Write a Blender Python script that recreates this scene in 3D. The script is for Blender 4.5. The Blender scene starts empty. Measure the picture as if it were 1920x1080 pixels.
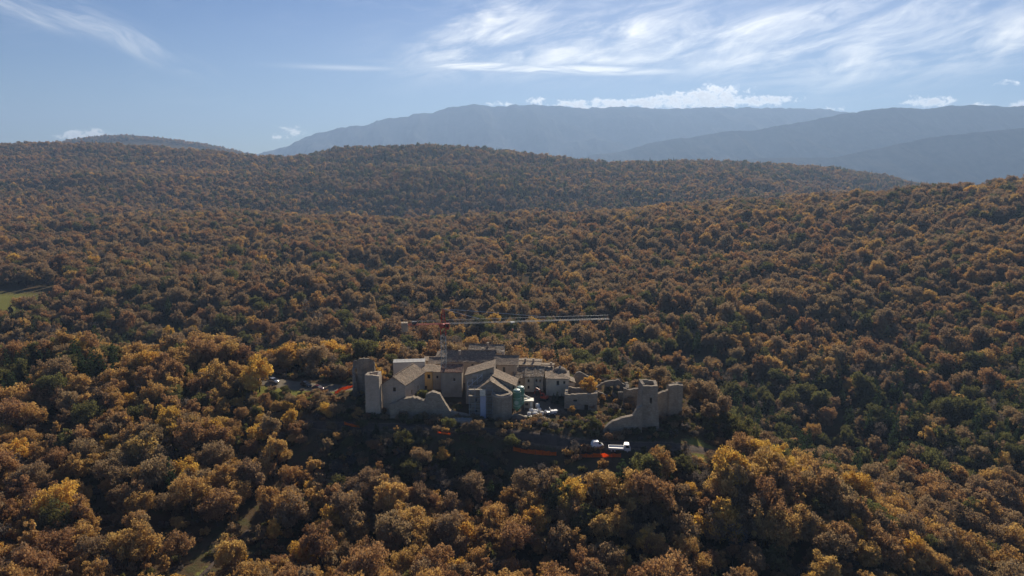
import bpy, bmesh, math, random
import numpy as np
from mathutils import Vector, Matrix

R = math.radians
random.seed(7)
rng = np.random.default_rng(11)
scene = bpy.context.scene
COL = scene.collection

# ------------------------------------------------------------------ camera
CAM_H, PITCH, F = 70.0, R(10.2), 1280.0            # photo is 1920 wide
cam_d = bpy.data.cameras.new('camera')
cam_d.sensor_width = 36.0; cam_d.lens = 24.0
cam_d.clip_start = 0.5; cam_d.clip_end = 90000
cam = bpy.data.objects.new('camera', cam_d); COL.objects.link(cam)
cam.location = (0, 0, CAM_H); cam.rotation_euler = (R(90) - PITCH, 0, 0)
scene.camera = cam

# ------------------------------------------------------------------ sun + sky + exposure
SUN_EL, SUN_AZ = R(28.0), R(14.2)                  # azimuth clockwise from +Y
sd = bpy.data.lights.new('sun', 'SUN'); sd.energy = 5.0; sd.angle = R(0.55); sd.color = (1.0, 0.88, 0.71)
sun = bpy.data.objects.new('sun', sd); COL.objects.link(sun)
S = Vector((math.sin(SUN_AZ) * math.cos(SUN_EL), math.cos(SUN_AZ) * math.cos(SUN_EL), math.sin(SUN_EL)))
sun.rotation_euler = S.to_track_quat('Z', 'Y').to_euler(); sun.location = S * 400
HAZE_DENSITY, HAZE_G = 1.15e-4, 0.25

vs = scene.view_settings
vs.view_transform = 'Standard'; vs.look = 'None'; vs.exposure = 0.48; vs.gamma = 1.0; vs.use_curve_mapping = False
cy = scene.cycles
cy.max_bounces = 6; cy.diffuse_bounces = 4; cy.glossy_bounces = 2; cy.transmission_bounces = 4
cy.volume_bounces = 0; cy.transparent_max_bounces = 4; cy.caustics_reflective = False; cy.caustics_refractive = False
cy.use_denoising = True; cy.use_adaptive_sampling = True; cy.adaptive_threshold = 0.015
cy.sample_clamp_indirect = 4.0

world = bpy.data.worlds.new('World'); scene.world = world; world.use_nodes = True

class NT:
    """tiny helper for node graphs"""
    def __init__(s, tree): s.t = tree; s.n = tree.nodes; s.l = tree.links
    def node(s, typ, **kw):
        n = s.n.new(typ)
        for k, v in kw.items(): setattr(n, k, v)
        return n
    def put(s, sock, v):
        if isinstance(v, bpy.types.NodeSocket): s.l.new(v, sock)
        else: sock.default_value = v
    def m(s, op, a, b=None, c=None, clamp=False):
        n = s.n.new('ShaderNodeMath'); n.operation = op; n.use_clamp = clamp
        s.put(n.inputs[0], a)
        if b is not None: s.put(n.inputs[1], b)
        if c is not None: s.put(n.inputs[2], c)
        return n.outputs[0]
    def noise(s, vec, scale, detail=4, rough=0.55, dist=0.0, dims='3D'):
        n = s.n.new('ShaderNodeTexNoise'); n.noise_dimensions = dims
        if vec is not None: s.l.new(vec, n.inputs['Vector'])
        n.inputs['Scale'].default_value = scale; n.inputs['Detail'].default_value = detail
        n.inputs['Roughness'].default_value = rough; n.inputs['Distortion'].default_value = dist
        return n.outputs['Fac']
    def comb(s, x, y, z=0.0):
        n = s.n.new('ShaderNodeCombineXYZ')
        for i, v in enumerate((x, y, z)): s.put(n.inputs[i], v)
        return n.outputs[0]
    def smooth(s, v, a, b):
        n = s.n.new('ShaderNodeMapRange'); n.interpolation_type = 'SMOOTHSTEP'
        s.put(n.inputs[0], v); n.inputs[1].default_value = a; n.inputs[2].default_value = b
        n.inputs[3].default_value = 0; n.inputs[4].default_value = 1
        return n.outputs[0]
    def mix(s, fac, a, b, blend='MIX'):
        n = s.n.new('ShaderNodeMix'); n.data_type = 'RGBA'; n.blend_type = blend
        s.put(n.inputs[0], fac); s.put(n.inputs[6], a); s.put(n.inputs[7], b)
        return n.outputs[2]
    def ramp(s, fac, stops):
        n = s.n.new('ShaderNodeValToRGB'); s.put(n.inputs[0], fac)
        e = n.color_ramp.elements
        while len(e) < len(stops): e.new(0.5)
        for q, (p, c) in zip(e, stops): q.position = p; q.color = (*c, 1)
        return n.outputs[0]

def az_el(px, py):
    """photo pixel -> azimuth, elevation in radians"""
    a = (px - 960) / F; b = (py - 540) / F
    y = math.cos(PITCH) - b * math.sin(PITCH); z = -math.sin(PITCH) - b * math.cos(PITCH)
    return math.atan2(a, y), math.atan2(z, math.hypot(a, y))

def build_world():
    g = NT(world.node_tree); g.n.clear()
    out = g.node('ShaderNodeOutputWorld'); bg = g.node('ShaderNodeBackground')
    bg.inputs['Strength'].default_value = 0.05
    g.l.new(bg.outputs[0], out.inputs[0])
    sky = g.node('ShaderNodeTexSky', sky_type='NISHITA', sun_disc=False)
    sky.sun_elevation = SUN_EL; sky.sun_rotation = SUN_AZ
    sky.altitude = 900; sky.air_density = 1.0; sky.dust_density = 0.0; sky.ozone_density = 3.5
    hsv = g.node('ShaderNodeHueSaturation'); hsv.inputs['Saturation'].default_value = 1.22; hsv.inputs['Hue'].default_value = 0.515; g.l.new(sky.outputs[0], hsv.inputs['Color'])
    tc = g.node('ShaderNodeTexCoord'); sp = g.node('ShaderNodeSeparateXYZ')
    g.l.new(tc.outputs['Generated'], sp.inputs[0])
    az = g.m('ARCTAN2', sp.outputs[0], sp.outputs[1]); el = g.m('ARCSINE', sp.outputs[2])
    # -- high cirrus: combed streaks, gathered in a few banks and thin veils elsewhere
    def bank(px, py, half_x, half_y, tilt):
        """soft bank centred on a direction; sizes in photo pixels, tilt in degrees (up to the right)"""
        a0, e0 = az_el(px, py); k = 1 / F; c, s = math.cos(R(tilt)), math.sin(R(tilt))
        da = g.m('SUBTRACT', az, a0); de = g.m('SUBTRACT', el, e0)
        u = g.m('ADD', g.m('MULTIPLY', da, c), g.m('MULTIPLY', de, s))
        v = g.m('SUBTRACT', g.m('MULTIPLY', de, c), g.m('MULTIPLY', da, s))
        u = g.m('DIVIDE', u, half_x * k); v = g.m('DIVIDE', v, half_y * k)
        r2 = g.m('ADD', g.m('MULTIPLY', u, u), g.m('MULTIPLY', v, v))
        return g.m('EXPONENT', g.m('MULTIPLY', r2, -1.0))
    def streaks(tilt, sx, sy, seed, detail=7, warp=0.25):
        c, s = math.cos(R(tilt)), math.sin(R(tilt))
        u = g.m('ADD', g.m('MULTIPLY', az, c), g.m('MULTIPLY', el, s))
        v = g.m('SUBTRACT', g.m('MULTIPLY', el, c), g.m('MULTIPLY', az, s))
        w = g.noise(g.comb(g.m('MULTIPLY', u, 6.0), g.m('MULTIPLY', v, 14.0), seed + 5.0), 1.0, 3)
        v2 = g.m('ADD', v, g.m('MULTIPLY', g.m('SUBTRACT', w, 0.5), warp * 0.2))
        return g.noise(g.comb(g.m('MULTIPLY', u, sx), g.m('MULTIPLY', v2, sy), seed), 1.0, detail, 0.62)
    n1 = streaks(9, 8, 66, 1.3, warp=0.5); n2 = streaks(20, 10, 70, 9.7, warp=0.5); n3 = streaks(-24, 9, 60, 4.4, warp=0.4)
    n4 = streaks(1, 6, 120, 14.4)
    b1 = [bank(1130, 78, 330, 62, 3), bank(1500, 70, 330, 58, 5), bank(1780, 92, 300, 45, 6), bank(900, 70, 150, 60, 20)]
    s1 = b1[0]
    for b in b1[1:]: s1 = g.m('MAXIMUM', s1, b)
    soft = g.noise(g.comb(g.m('MULTIPLY', az, 11), g.m('MULTIPLY', g.m('SUBTRACT', el, g.m('MULTIPLY', az, 0.22)), 34), 21.0), 1.0, 7, 0.6, 0.6)
    tex = g.m('ADD', g.m('MULTIPLY', soft, 0.70), g.m('ADD', g.m('MULTIPLY', n1, 0.30), g.m('MULTIPLY', n2, 0.14)))
    c1 = g.m('MULTIPLY', g.smooth(tex, 0.43, 0.84), g.smooth(s1, 0.05, 1.0))
    base = bank(1010, 129, 260, 9, -2)                       # crisp straight lower edge
    c2 = g.m('MULTIPLY', g.smooth(n4, 0.28, 0.66), g.smooth(base, 0.1, 0.9))
    low = g.m('MAXIMUM', bank(650, 127, 90, 4, 0), bank(1560, 146, 150, 5, 2))
    c2 = g.m('MAXIMUM', c2, g.m('MULTIPLY', g.m('MULTIPLY', low, n4), 0.6))
    s3 = g.m('MAXIMUM', bank(215, 62, 130, 26, -22), bank(60, 20, 150, 22, -12))
    c3 = g.m('MULTIPLY', g.smooth(n3, 0.36, 0.76), g.smooth(s3, 0.08, 0.95))
    veil_hi = g.noise(g.comb(g.m('MULTIPLY', az, 2.2), g.m('MULTIPLY', el, 7.0), 3.0), 1.0, 3)
    c4 = g.m('MULTIPLY', g.smooth(n1, 0.45, 0.9), g.m('MULTIPLY', g.smooth(veil_hi, 0.45, 0.75), 0.45))
    veil = g.m('MULTIPLY', g.m('MAXIMUM', bank(1250, 70, 620, 110, 4), 0.0), 0.16)
    cir = g.m('MAXIMUM', g.m('MAXIMUM', c1, c2), g.m('MULTIPLY', c3, 0.36))
    cir = g.m('ADD', cir, g.m('ADD', g.m('MULTIPLY', c4, 0.4), veil), clamp=True)
    cir = g.m('MULTIPLY', cir, 0.80)
    col = g.mix(cir, hsv.outputs[0], (26, 24.8, 22.2, 1))
    # -- low cumulus over the crest of the far range
    bil = g.m('ADD', g.m('MULTIPLY', g.noise(g.comb(g.m('MULTIPLY', az, 62), g.m('MULTIPLY', el, 90), 2.0), 1.0, 8, 0.62, 0.4), 0.68),
              g.m('MULTIPLY', g.noise(g.comb(g.m('MULTIPLY', az, 190), g.m('MULTIPLY', el, 230), 6.0), 1.0, 6, 0.6, 0.5), 0.32))
    def puff(px, py, hx, hy): return bank(px, py, hx, hy, 0) if hx > 30 else g.m('MULTIPLY', bank(px, py, hx * 1.35, hy * 1.35, 0), 0.66)
    P = [puff(1335, 183, 75, 21), puff(1270, 188, 60, 16), puff(1230, 192, 85, 13), puff(1430, 188, 60, 10), puff(1120, 196, 110, 11), puff(1005, 190, 16, 7),
         puff(1738, 191, 34, 10), puff(168, 258, 46, 14), puff(550, 246, 20, 9), puff(560, 241, 9, 8), puff(519, 256, 10, 7), puff(1880, 156, 16, 4),
         puff(940, 195, 22, 4), puff(1840, 197, 18, 4), puff(1908, 196, 22, 5), puff(1560, 204, 22, 4)]
    s = P[0]
    for b in P[1:]: s = g.m('MAXIMUM', s, b)
    dens = g.m('ADD', g.m('MINIMUM', g.m('MULTIPLY', s, 1.25), 1.0), g.m('MULTIPLY', g.m('SUBTRACT', bil, 0.5), 3.6))
    cu = g.m('MULTIPLY', g.smooth(dens, 0.45, 1.15), g.smooth(s, 0.04, 0.35))
    shade = g.smooth(g.m('SUBTRACT', dens, g.m('MULTIPLY', bil, 0.7)), 0.35, 0.85)
    cucol = g.mix(shade, (33, 31, 28, 1), (18, 17.4, 16.4, 1))
    col = g.mix(g.m('MULTIPLY', cu, 0.92), col, cucol)
    g.l.new(col, bg.inputs['Color'])
build_world()

# ------------------------------------------------------------------ pixel <-> place
def dep_tan(py): return math.tan(PITCH + math.atan((py - 540) / F))
def Zat(py, Y): return CAM_H - Y * dep_tan(py)
def Yat(py, z): return (CAM_H - z) / dep_tan(py)
def Xat(px, Y, z): return (px - 960) / F * (Y * math.cos(PITCH) + (CAM_H - z) * math.sin(PITCH))
def project(x, y, z):
    c = y * math.cos(PITCH) + (CAM_H - z) * math.sin(PITCH)
    v = (CAM_H - z) * math.cos(PITCH) - y * math.sin(PITCH)
    return 960 + F * x / c, 540 + F * v / c

# ------------------------------------------------------------------ numpy noise
_perm = rng.permutation(1024)
def vnoise(x, y, seed=0):
    x = np.asarray(x, float) + seed * 17.13; y = np.asarray(y, float) + seed * 7.77
    xi = np.floor(x).astype(int); yi = np.floor(y).astype(int); fx = x - xi; fy = y - yi
    fx = fx * fx * (3 - 2 * fx); fy = fy * fy * (3 - 2 * fy)
    h = lambda a, b: _perm[(_perm[a & 1023] + b) & 1023] / 1023.0
    return (h(xi, yi) * (1 - fx) + h(xi + 1, yi) * fx) * (1 - fy) + (h(xi, yi + 1) * (1 - fx) + h(xi + 1, yi + 1) * fx) * fy
def fbm(x, y, oct=4, seed=0, gain=0.5):
    v = 0; a = 1; t = 0
    for i in range(oct):
        v = v + a * vnoise(x * 2 ** i, y * 2 ** i, seed + i * 3); t += a; a *= gain
    return v / t

# ------------------------------------------------------------------ terrain: surveyed spot heights, smoothly joined
SPOTS = []   # (px direction, Y, ground z)
def row(Y, *pz):
    for px, z in pz: SPOTS.append((px, Y, z))
row(60, (-400, -16), (960, -20), (2300, -34))
row(110, (-200, -10), (300, -11), (700, -13), (960, -15), (1300, -16), (1600, -22), (2000, -27), (2400, -34))
row(140, (-200, -9), (300, -9), (560, -12), (960, -13), (1300, -12), (1600, -14), (1900, -25), (2200, -32))
row(160, (-200, -8), (300, -8), (560, -9), (800, -8), (960, -9), (1150, -3.5), (1300, -4), (1450, -9), (1700, -20), (2000, -36))
row(176, (300, -5), (640, -3), (760, -1), (960, -3), (1150, 0), (1280, -.5), (1400, -9), (1600, -22))
row(190, (-200, -6), (0, -5), (400, -3), (560, -1), (700, 0), (960, .5), (1200, .5), (1320, -2), (1450, -17))
row(212, (0, -2), (300, -1), (560, 0), (700, 1), (960, 2), (1150, 1), (1260, -3), (1400, -24), (1700, -36))
row(240, (-200, -2), (100, -1), (400, -1.5), (600, -5), (750, -3), (960, -6), (1150, -12), (1400, -34), (1700, -40), (1900, -30))
row(280, (-200, -24), (100, -24), (400, -25), (640, -20), (760, -16), (960, -16), (1200, -23), (1400, -34), (1600, -37), (1900, -26), (2300, -8))
row(340, (-200, -22), (0, -22), (400, -22), (900, -18), (1300, -20), (1600, -24), (1850, -14), (2300, 6))
row(420, (-200, -14), (30, -14), (400, -13), (960, -12), (1300, -10), (1600, -6), (1850, 1), (2300, 22))
row(560, (-200, -14), (0, -13), (500, -12), (960, -10), (1300, -1), (1600, 9), (1850, 21), (2300, 42))
row(700, (-200, -8), (0, -8), (500, -9), (960, -6), (1400, 15), (1650, 31), (1900, 46), (2300, 60))
row(920, (-200, 0), (0, 0), (500, -1), (960, -1), (1300, 8), (1650, 20), (2000, 30), (2300, 40))
row(1110, (-200, 8), (0, 6), (300, -6), (700, -26), (960, -28), (1250, -18))
row(1300, (-200, 36), (0, 35), (300, 30), (760, 24), (960, 22), (1300, 22), (1500, 12), (1700, -10), (2100, -20))
row(1600, (-200, 76), (0, 73), (300, 60), (560, 55), (760, 66), (960, 60), (1300, 46), (1500, 36), (1700, -10), (2100, -40))
row(1850, (-300, 118), (0, 112), (150, 116), (300, 108), (430, 94), (560, 86), (660, 106), (760, 118), (860, 109), (960, 95), (1050, 80), (1130, 66),
    (1250, 71), (1400, 67), (1500, 61), (1600, 44), (1680, 24), (1800, -10), (2100, -60))
row(2300, (-300, 60), (0, 60), (300, 70), (560, 20), (960, 10), (1400, -20), (1800, -60), (2200, -80))
row(3100, (-300, 80), (0, 90), (200, 120), (400, 90), (600, -20), (960, -60), (1400, -90), (2000, -120))
row(3800, (-300, 90), (60, 140), (160, 190), (205, 207), (300, 198), (380, 168), (440, 138), (560, 40), (960, -80), (2000, -140))
row(4800, (-300, 0), (300, 20), (960, -100), (2000, -150))
row(9000, (-300, -140), (960, -150), (2200, -150))
_sp = np.array([[(px - 960) / F, math.log(Y), z] for px, Y, z in SPOTS])
_K = 2.2
def _uv(x, y):
    yy = np.maximum(y, 20.0); a = np.clip(x / yy, -1.35, 1.35); return a * 1.0, np.log(np.clip(yy, 60, 9500)) * _K / 2.2
def _phi(r2): return np.where(r2 > 1e-12, 0.5 * r2 * np.log(np.maximum(r2, 1e-12)), 0.0)
def _fit():
    n = len(_sp); P = np.c_[_sp[:, 0], _sp[:, 1]]
    d2 = ((P[:, None] - P[None]) ** 2).sum(-1)
    A = np.zeros((n + 3, n + 3)); A[:n, :n] = _phi(d2) + np.eye(n) * 1e-4
    A[:n, n] = 1; A[:n, n + 1:] = P; A[n:, :n] = A[:n, n:].T
    return P, np.linalg.solve(A, np.r_[_sp[:, 2], np.zeros(3)])
_P, _Wt = _fit()
def smoothstep(a, b, v): t = np.clip((v - a) / (b - a), 0, 1); return t * t * (3 - 2 * t)
def ground(x, y):
    x = np.atleast_1d(np.asarray(x, float)); y = np.atleast_1d(np.asarray(y, float)); shp = x.shape
    x = x.ravel(); y = y.ravel(); out = np.empty_like(x)
    for i in range(0, len(x), 20000):
        u, v = _uv(x[i:i + 20000], y[i:i + 20000])
        d2 = (u[:, None] - _P[None, :, 0]) ** 2 + (v[:, None] - _P[None, :, 1]) ** 2
        out[i:i + 20000] = _phi(d2) @ _Wt[:-3] + _Wt[-3] + _Wt[-2] * u + _Wt[-1] * v
    # knolls and hollows
    d = np.hypot(x, y - 195)
    amp = np.clip((d - 70) / 150, 0, 1)
    out += amp * (fbm(x / 60, y / 60, 3, 4) - 0.5) * 7.0
    out += smoothstep(700, 1400, y) * (fbm(x / 260, y / 260, 3, 9) - 0.5) * (30 - 16 * smoothstep(1500, 1800, y))
    out += smoothstep(280, 480, y) * (fbm(x / 170, y / 85, 3, 14) - 0.5) * 17 * (1 - 0.5 * smoothstep(600, 900, y) * (x > 150))
    out += 0.3 * (fbm(x / 6, y / 6, 2, 2) - 0.5)
    # the terrace the hamlet stands on
    e = np.hypot(x / 56.0, (y - 193) / 23.0)
    k = 1 - smoothstep(0.82, 1.2, e)
    plateau = np.where(y < 186, 0.0, np.clip((y - 186) * 0.12, 0, 2.0)) + 0.15 * (fbm(x / 5, y / 5, 2, 5) - 0.5)
    out = out * (1 - k) + plateau * k
    return np.clip(out, -400, 600).reshape(shp)
def gz(x, y): return float(ground(x, y)[0])

# ------------------------------------------------------------------ object helpers
ORIGIN = {}
def tag(o, label=None, cat=None, group=None, kind=None):
    if label: o['label'] = label
    if cat: o['category'] = cat
    if group: o['group'] = group
    if kind: o['kind'] = kind
    return o
def thing(name, label, cat, loc, group=None, rz=0.0):
    o = bpy.data.objects.new(name, None); COL.objects.link(o); o.empty_display_size = 0.5
    o.location = loc; o.rotation_euler = (0, 0, rz); ORIGIN[o.name] = Vector(loc) if rz == 0 else None
    return tag(o, label, cat, group)
def mesh_data(name, verts, faces, mats, smooth=False, midx=None):
    me = bpy.data.meshes.new(name); me.from_pydata([tuple(v) for v in verts], [], faces)
    for m in (mats if isinstance(mats, (list, tuple)) else [mats]): me.materials.append(m)
    if midx is not None: me.polygons.foreach_set('material_index', midx)
    if smooth: me.polygons.foreach_set('use_smooth', [True] * len(me.polygons))
    me.update(); return me
def mesh(name, verts, faces, mat, parent=None, loc=None, smooth=False, local=False):
    """verts are world positions unless local"""
    org = Vector((0, 0, 0))
    if not local:
        if parent is not None: org = ORIGIN[parent.name]
        elif loc is not None: org = Vector(loc)
    V = [(v[0] - org[0], v[1] - org[1], v[2] - org[2]) for v in verts]
    o = bpy.data.objects.new(name, mesh_data(name, V, faces, mat, smooth)); COL.objects.link(o)
    if parent is not None: o.parent = parent; ORIGIN[o.name] = org
    elif loc is not None: o.location = loc; ORIGIN[o.name] = org
    return o
class MB:
    """collects boxes, bars, tubes for one mesh"""
    def __init__(s): s.v = []; s.f = []
    def add(s, v, f):
        k = len(s.v); s.v += [tuple(p) for p in v]; s.f += [tuple(i + k for i in q) for q in f]
    def box(s, a, b, M=None):
        x0, y0, z0 = a; x1, y1, z1 = b
        v = [(x0, y0, z0), (x1, y0, z0), (x1, y1, z0), (x0, y1, z0), (x0, y0, z1), (x1, y0, z1), (x1, y1, z1), (x0, y1, z1)]
        if M is not None: v = [M @ Vector(p) for p in v]
        s.add(v, [(0, 3, 2, 1), (4, 5, 6, 7), (0, 1, 5, 4), (1, 2, 6, 5), (2, 3, 7, 6), (3, 0, 4, 7)])
    def bar(s, a, b, w, n=4, w2=None):
        a = Vector(a); b = Vector(b); d = b - a
        if d.length < 1e-6: return
        q = d.to_track_quat('Z', 'Y'); w2 = w if w2 is None else w2; v = []
        for p, ww in ((a, w), (b, w2)):
            for i in range(n):
                t = 2 * math.pi * (i + .5) / n; v.append(p + q @ Vector((math.cos(t) * ww, math.sin(t) * ww, 0)))
        f = [(i, (i + 1) % n, n + (i + 1) % n, n + i) for i in range(n)] + [tuple(range(n - 1, -1, -1)), tuple(range(n, 2 * n))]
        s.add(v, f)
    def lathe(s, prof, c=(0, 0, 0), n=20, caps=True):
        v = []
        for r, z in prof:
            for i in range(n):
                t = 2 * math.pi * i / n; v.append((c[0] + r * math.cos(t), c[1] + r * math.sin(t), c[2] + z))
        f = []
        for k in range(len(prof) - 1):
            for i in range(n): f.append((k * n + i, k * n + (i + 1) % n, (k + 1) * n + (i + 1) % n, (k + 1) * n + i))
        if caps: f.append(tuple(range(n - 1, -1, -1))); f.append(tuple((len(prof) - 1) * n + i for i in range(n)))
        s.add(v, f)
    def prism(s, poly, y0, y1, M=None):
        """poly in x,z extruded along y"""
        n = len(poly); v = [(p[0], y0, p[1]) for p in poly] + [(p[0], y1, p[1]) for p in poly]
        if M is not None: v = [M @ Vector(p) for p in v]
        s.add(v, [(i, (i + 1) % n, n + (i + 1) % n, n + i) for i in range(n)] + [tuple(range(n - 1, -1, -1)), tuple(range(n, 2 * n))])
    def build(s, name, mat, parent=None, loc=None, smooth=False, local=False):
        return mesh(name, s.v, s.f, mat, parent, loc, smooth, local)

# ------------------------------------------------------------------ materials
def new_mat(name):
    m = bpy.data.materials.new(name); m.use_nodes = True; g = NT(m.node_tree); g.n.clear()
    return m, g, g.node('ShaderNodeOutputMaterial')
def obj_coord(g): return g.node('ShaderNodeTexCoord').outputs['Object']
def geo_pos(g): return g.node('ShaderNodeNewGeometry').outputs['Position']
def principled(g, out, color, rough=0.8, metal=0.0, spec=0.3, bump=None, bump_d=0.05, bump_s=0.6):
    p = g.node('ShaderNodeBsdfPrincipled'); g.put(p.inputs['Base Color'], color)
    g.put(p.inputs['Roughness'], rough); p.inputs['Metallic'].default_value = metal
    p.inputs['Specular IOR Level'].default_value = spec
    if bump is not None:
        b = g.node('ShaderNodeBump'); b.inputs['Distance'].default_value = bump_d; b.inputs['Strength'].default_value = bump_s
        g.l.new(bump, b.inputs['Height']); g.l.new(b.outputs[0], p.inputs['Normal'])
    g.l.new(p.outputs[0], out.inputs[0]); return p
def plain(name, c, rough=0.6, metal=0.0, spec=0.4, var=0.15, scale=2.0):
    m, g, out = new_mat(name)
    n = g.noise(obj_coord(g), scale, 4)
    col = g.mix(n, tuple(q * (1 - var) for q in c) + (1,), tuple(min(1, q * (1 + var)) for q in c) + (1,))
    principled(g, out, col, rough, metal, spec); return m
def stone(name, lo, hi, mortar, scale=1.9, stain=0.35, bump=0.05):
    """coursed rubble masonry"""
    m, g, out = new_mat(name); pos = geo_pos(g)
    mp = g.node('ShaderNodeMapping'); g.l.new(pos, mp.inputs[0]); mp.inputs['Scale'].default_value = (1, 1, 1.9)
    w = g.node('ShaderNodeTexVoronoi', feature='F1'); w.inputs['Scale'].default_value = scale; g.l.new(mp.outputs[0], w.inputs['Vector'])
    e = g.node('ShaderNodeTexVoronoi', feature='DISTANCE_TO_EDGE'); e.inputs['Scale'].default_value = scale; g.l.new(mp.outputs[0], e.inputs['Vector'])
    sp = g.node('ShaderNodeSeparateColor'); g.l.new(w.outputs['Color'], sp.inputs[0])
    col = g.mix(sp.outputs[0], (*lo, 1), (*hi, 1))
    joint = g.smooth(e.outputs['Distance'], 0.02, 0.09)
    col = g.mix(joint, (*mortar, 1), col)
    big = g.noise(pos, 0.35, 5, 0.6); st = g.node('ShaderNodeMapping'); g.l.new(pos, st.inputs[0]); st.inputs['Scale'].default_value = (1.3, 1.3, 0.12)
    streak = g.noise(st.outputs[0], 1.0, 4, 0.6)
    k = g.m('MULTIPLY', g.smooth(big, 0.42, 0.7), stain); k2 = g.m('MULTIPLY', g.smooth(streak, 0.5, 0.75), stain)
    col = g.mix(k, col, tuple(q * 0.45 for q in lo) + (1,)); col = g.mix(k2, col, tuple(q * 0.5 for q in lo) + (1,))
    fine = g.noise(pos, 6, 3)
    h = g.m('ADD', g.m('MULTIPLY', joint, 0.7), g.m('MULTIPLY', fine, 0.4))
    principled(g, out, col, 0.95, 0, 0.15, h, bump, 0.9); return m
def plaster(name, c, dirt, amount=0.5):
    m, g, out = new_mat(name); pos = geo_pos(g)
    big = g.noise(pos, 0.5, 6, 0.65); st = g.node('ShaderNodeMapping'); g.l.new(pos, st.inputs[0]); st.inputs['Scale'].default_value = (1.5, 1.5, 0.15)
    streak = g.noise(st.outputs[0], 1.0, 4, 0.6)
    col = g.mix(g.m('MULTIPLY', g.smooth(big, 0.4, 0.7), amount), (*c, 1), (*dirt, 1))
    col = g.mix(g.m('MULTIPLY', g.smooth(streak, 0.48, 0.72), amount * 0.7), col, (*dirt, 1))
    principled(g, out, col, 0.92, 0, 0.15, g.noise(pos, 4, 4), 0.04, 0.5); return m
def tiles(name, stops):
    """old curved clay tiles: mottled tile by tile, lichen patches"""
    m, g, out = new_mat(name); pos = geo_pos(g)
    w = g.node('ShaderNodeTexVoronoi', feature='F1'); w.inputs['Scale'].default_value = 3.2; g.l.new(pos, w.inputs['Vector'])
    sp = g.node('ShaderNodeSeparateColor'); g.l.new(w.outputs['Color'], sp.inputs[0])
    col = g.ramp(sp.outputs[0], stops)
    lich = g.smooth(g.noise(pos, 0.7, 5, 0.65), 0.45, 0.7)
    col = g.mix(g.m('MULTIPLY', lich, 0.55), col, (0.16, 0.135, 0.09, 1))
    principled(g, out, col, 0.88, 0, 0.25, g.m('ADD', sp.outputs[0], g.noise(pos, 5, 3)), 0.07, 0.9); return m

M = {}
M['stone'] = stone('rubble_stone', (0.31, 0.25, 0.18), (0.43, 0.355, 0.26), (0.37, 0.305, 0.222))
M['stone_pale'] = stone('pale_dressed_stone', (0.46, 0.375, 0.275), (0.57, 0.475, 0.36), (0.52, 0.43, 0.32), stain=0.2, bump=0.03)
M['stone_grey'] = stone('grey_ruin_stone', (0.24, 0.197, 0.146), (0.36, 0.303, 0.228), (0.30, 0.25, 0.187), stain=0.45)
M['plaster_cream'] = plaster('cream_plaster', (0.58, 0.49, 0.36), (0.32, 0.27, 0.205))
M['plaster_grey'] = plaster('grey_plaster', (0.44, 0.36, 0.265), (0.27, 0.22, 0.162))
M['plaster_ochre'] = plaster('ochre_plaster', (0.58, 0.38, 0.15), (0.38, 0.25, 0.12), 0.35)
M['plaster_white'] = plaster('white_plaster', (0.58, 0.53, 0.44), (0.40, 0.36, 0.30), 0.3)
M['tile'] = tiles('old_roof_tiles', [(0, (0.16, 0.112, 0.072)), (0.4, (0.22, 0.155, 0.10)), (0.75, (0.27, 0.195, 0.13)), (1, (0.36, 0.27, 0.18))])
M['tile_red'] = tiles('red_roof_tiles', [(0, (0.15, 0.07, 0.045)), (0.5, (0.26, 0.13, 0.08)), (1, (0.38, 0.23, 0.15))])
M['tile_pale'] = tiles('pale_roof_tiles', [(0, (0.16, 0.115, 0.072)), (0.5, (0.26, 0.185, 0.115)), (0.88, (0.34, 0.255, 0.165)), (1, (0.60, 0.52, 0.40))])
M['wood'] = plain('dark_wood', (0.07, 0.045, 0.028), 0.75)
M['board'] = plain('weathered_boards', (0.34, 0.28, 0.19), 0.85)
M['glass'] = plain('dark_pane', (0.02, 0.022, 0.025), 0.18, spec=0.5)
M['white_metal'] = plain('white_painted_metal', (0.72, 0.71, 0.68), 0.4)
M['grey_metal'] = plain('galvanised_steel', (0.42, 0.43, 0.44), 0.45, 0.5)
M['dark_metal'] = plain('dark_steel', (0.06, 0.06, 0.065), 0.5)
M['mast_grey'] = plain('weathered_mast_steel', (0.33, 0.33, 0.31), 0.6, 0.0)
M['jib_grey'] = plain('pale_grey_jib_steel', (0.40, 0.39, 0.36), 0.5)
M['red_metal'] = plain('red_painted_steel', (0.42, 0.055, 0.025), 0.5)
M['concrete'] = plain('concrete', (0.40, 0.39, 0.36), 0.85)
M['silo_green'] = plain('green_painted_silo', (0.10, 0.26, 0.17), 0.45)
M['silo_pale'] = plain('pale_green_silo_trim', (0.36, 0.50, 0.40), 0.45)
def net_mat():
    m, g, out = new_mat('orange_plastic_net'); n = g.noise(obj_coord(g), 3.0, 3); col = g.mix(n, (0.85, 0.21, 0.03, 1), (0.93, 0.31, 0.05, 1))
    d = g.node('ShaderNodeBsdfDiffuse'); t = g.node('ShaderNodeBsdfTranslucent'); x = g.node('ShaderNodeMixShader'); x.inputs[0].default_value = 0.6
    g.l.new(col, d.inputs[0]); g.l.new(col, t.inputs[0]); g.l.new(d.outputs[0], x.inputs[1]); g.l.new(t.outputs[0], x.inputs[2]); g.l.new(x.outputs[0], out.inputs[0]); return m
M['orange_net'] = net_mat()
M['white_cloth'] = plain('white_woven_bag', (0.70, 0.68, 0.63), 0.8)
M['sheet_blue'] = plain('pale_sheeting', (0.42, 0.44, 0.52), 0.5)
M['sheet_white'] = plain('white_sheeting', (0.76, 0.72, 0.58), 0.5)
M['rubber'] = plain('tyre_rubber', (0.025, 0.025, 0.025), 0.85)
M['paint_black'] = plain('black_car_paint', (0.012, 0.012, 0.015), 0.18, spec=0.6, var=0.05)
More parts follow.
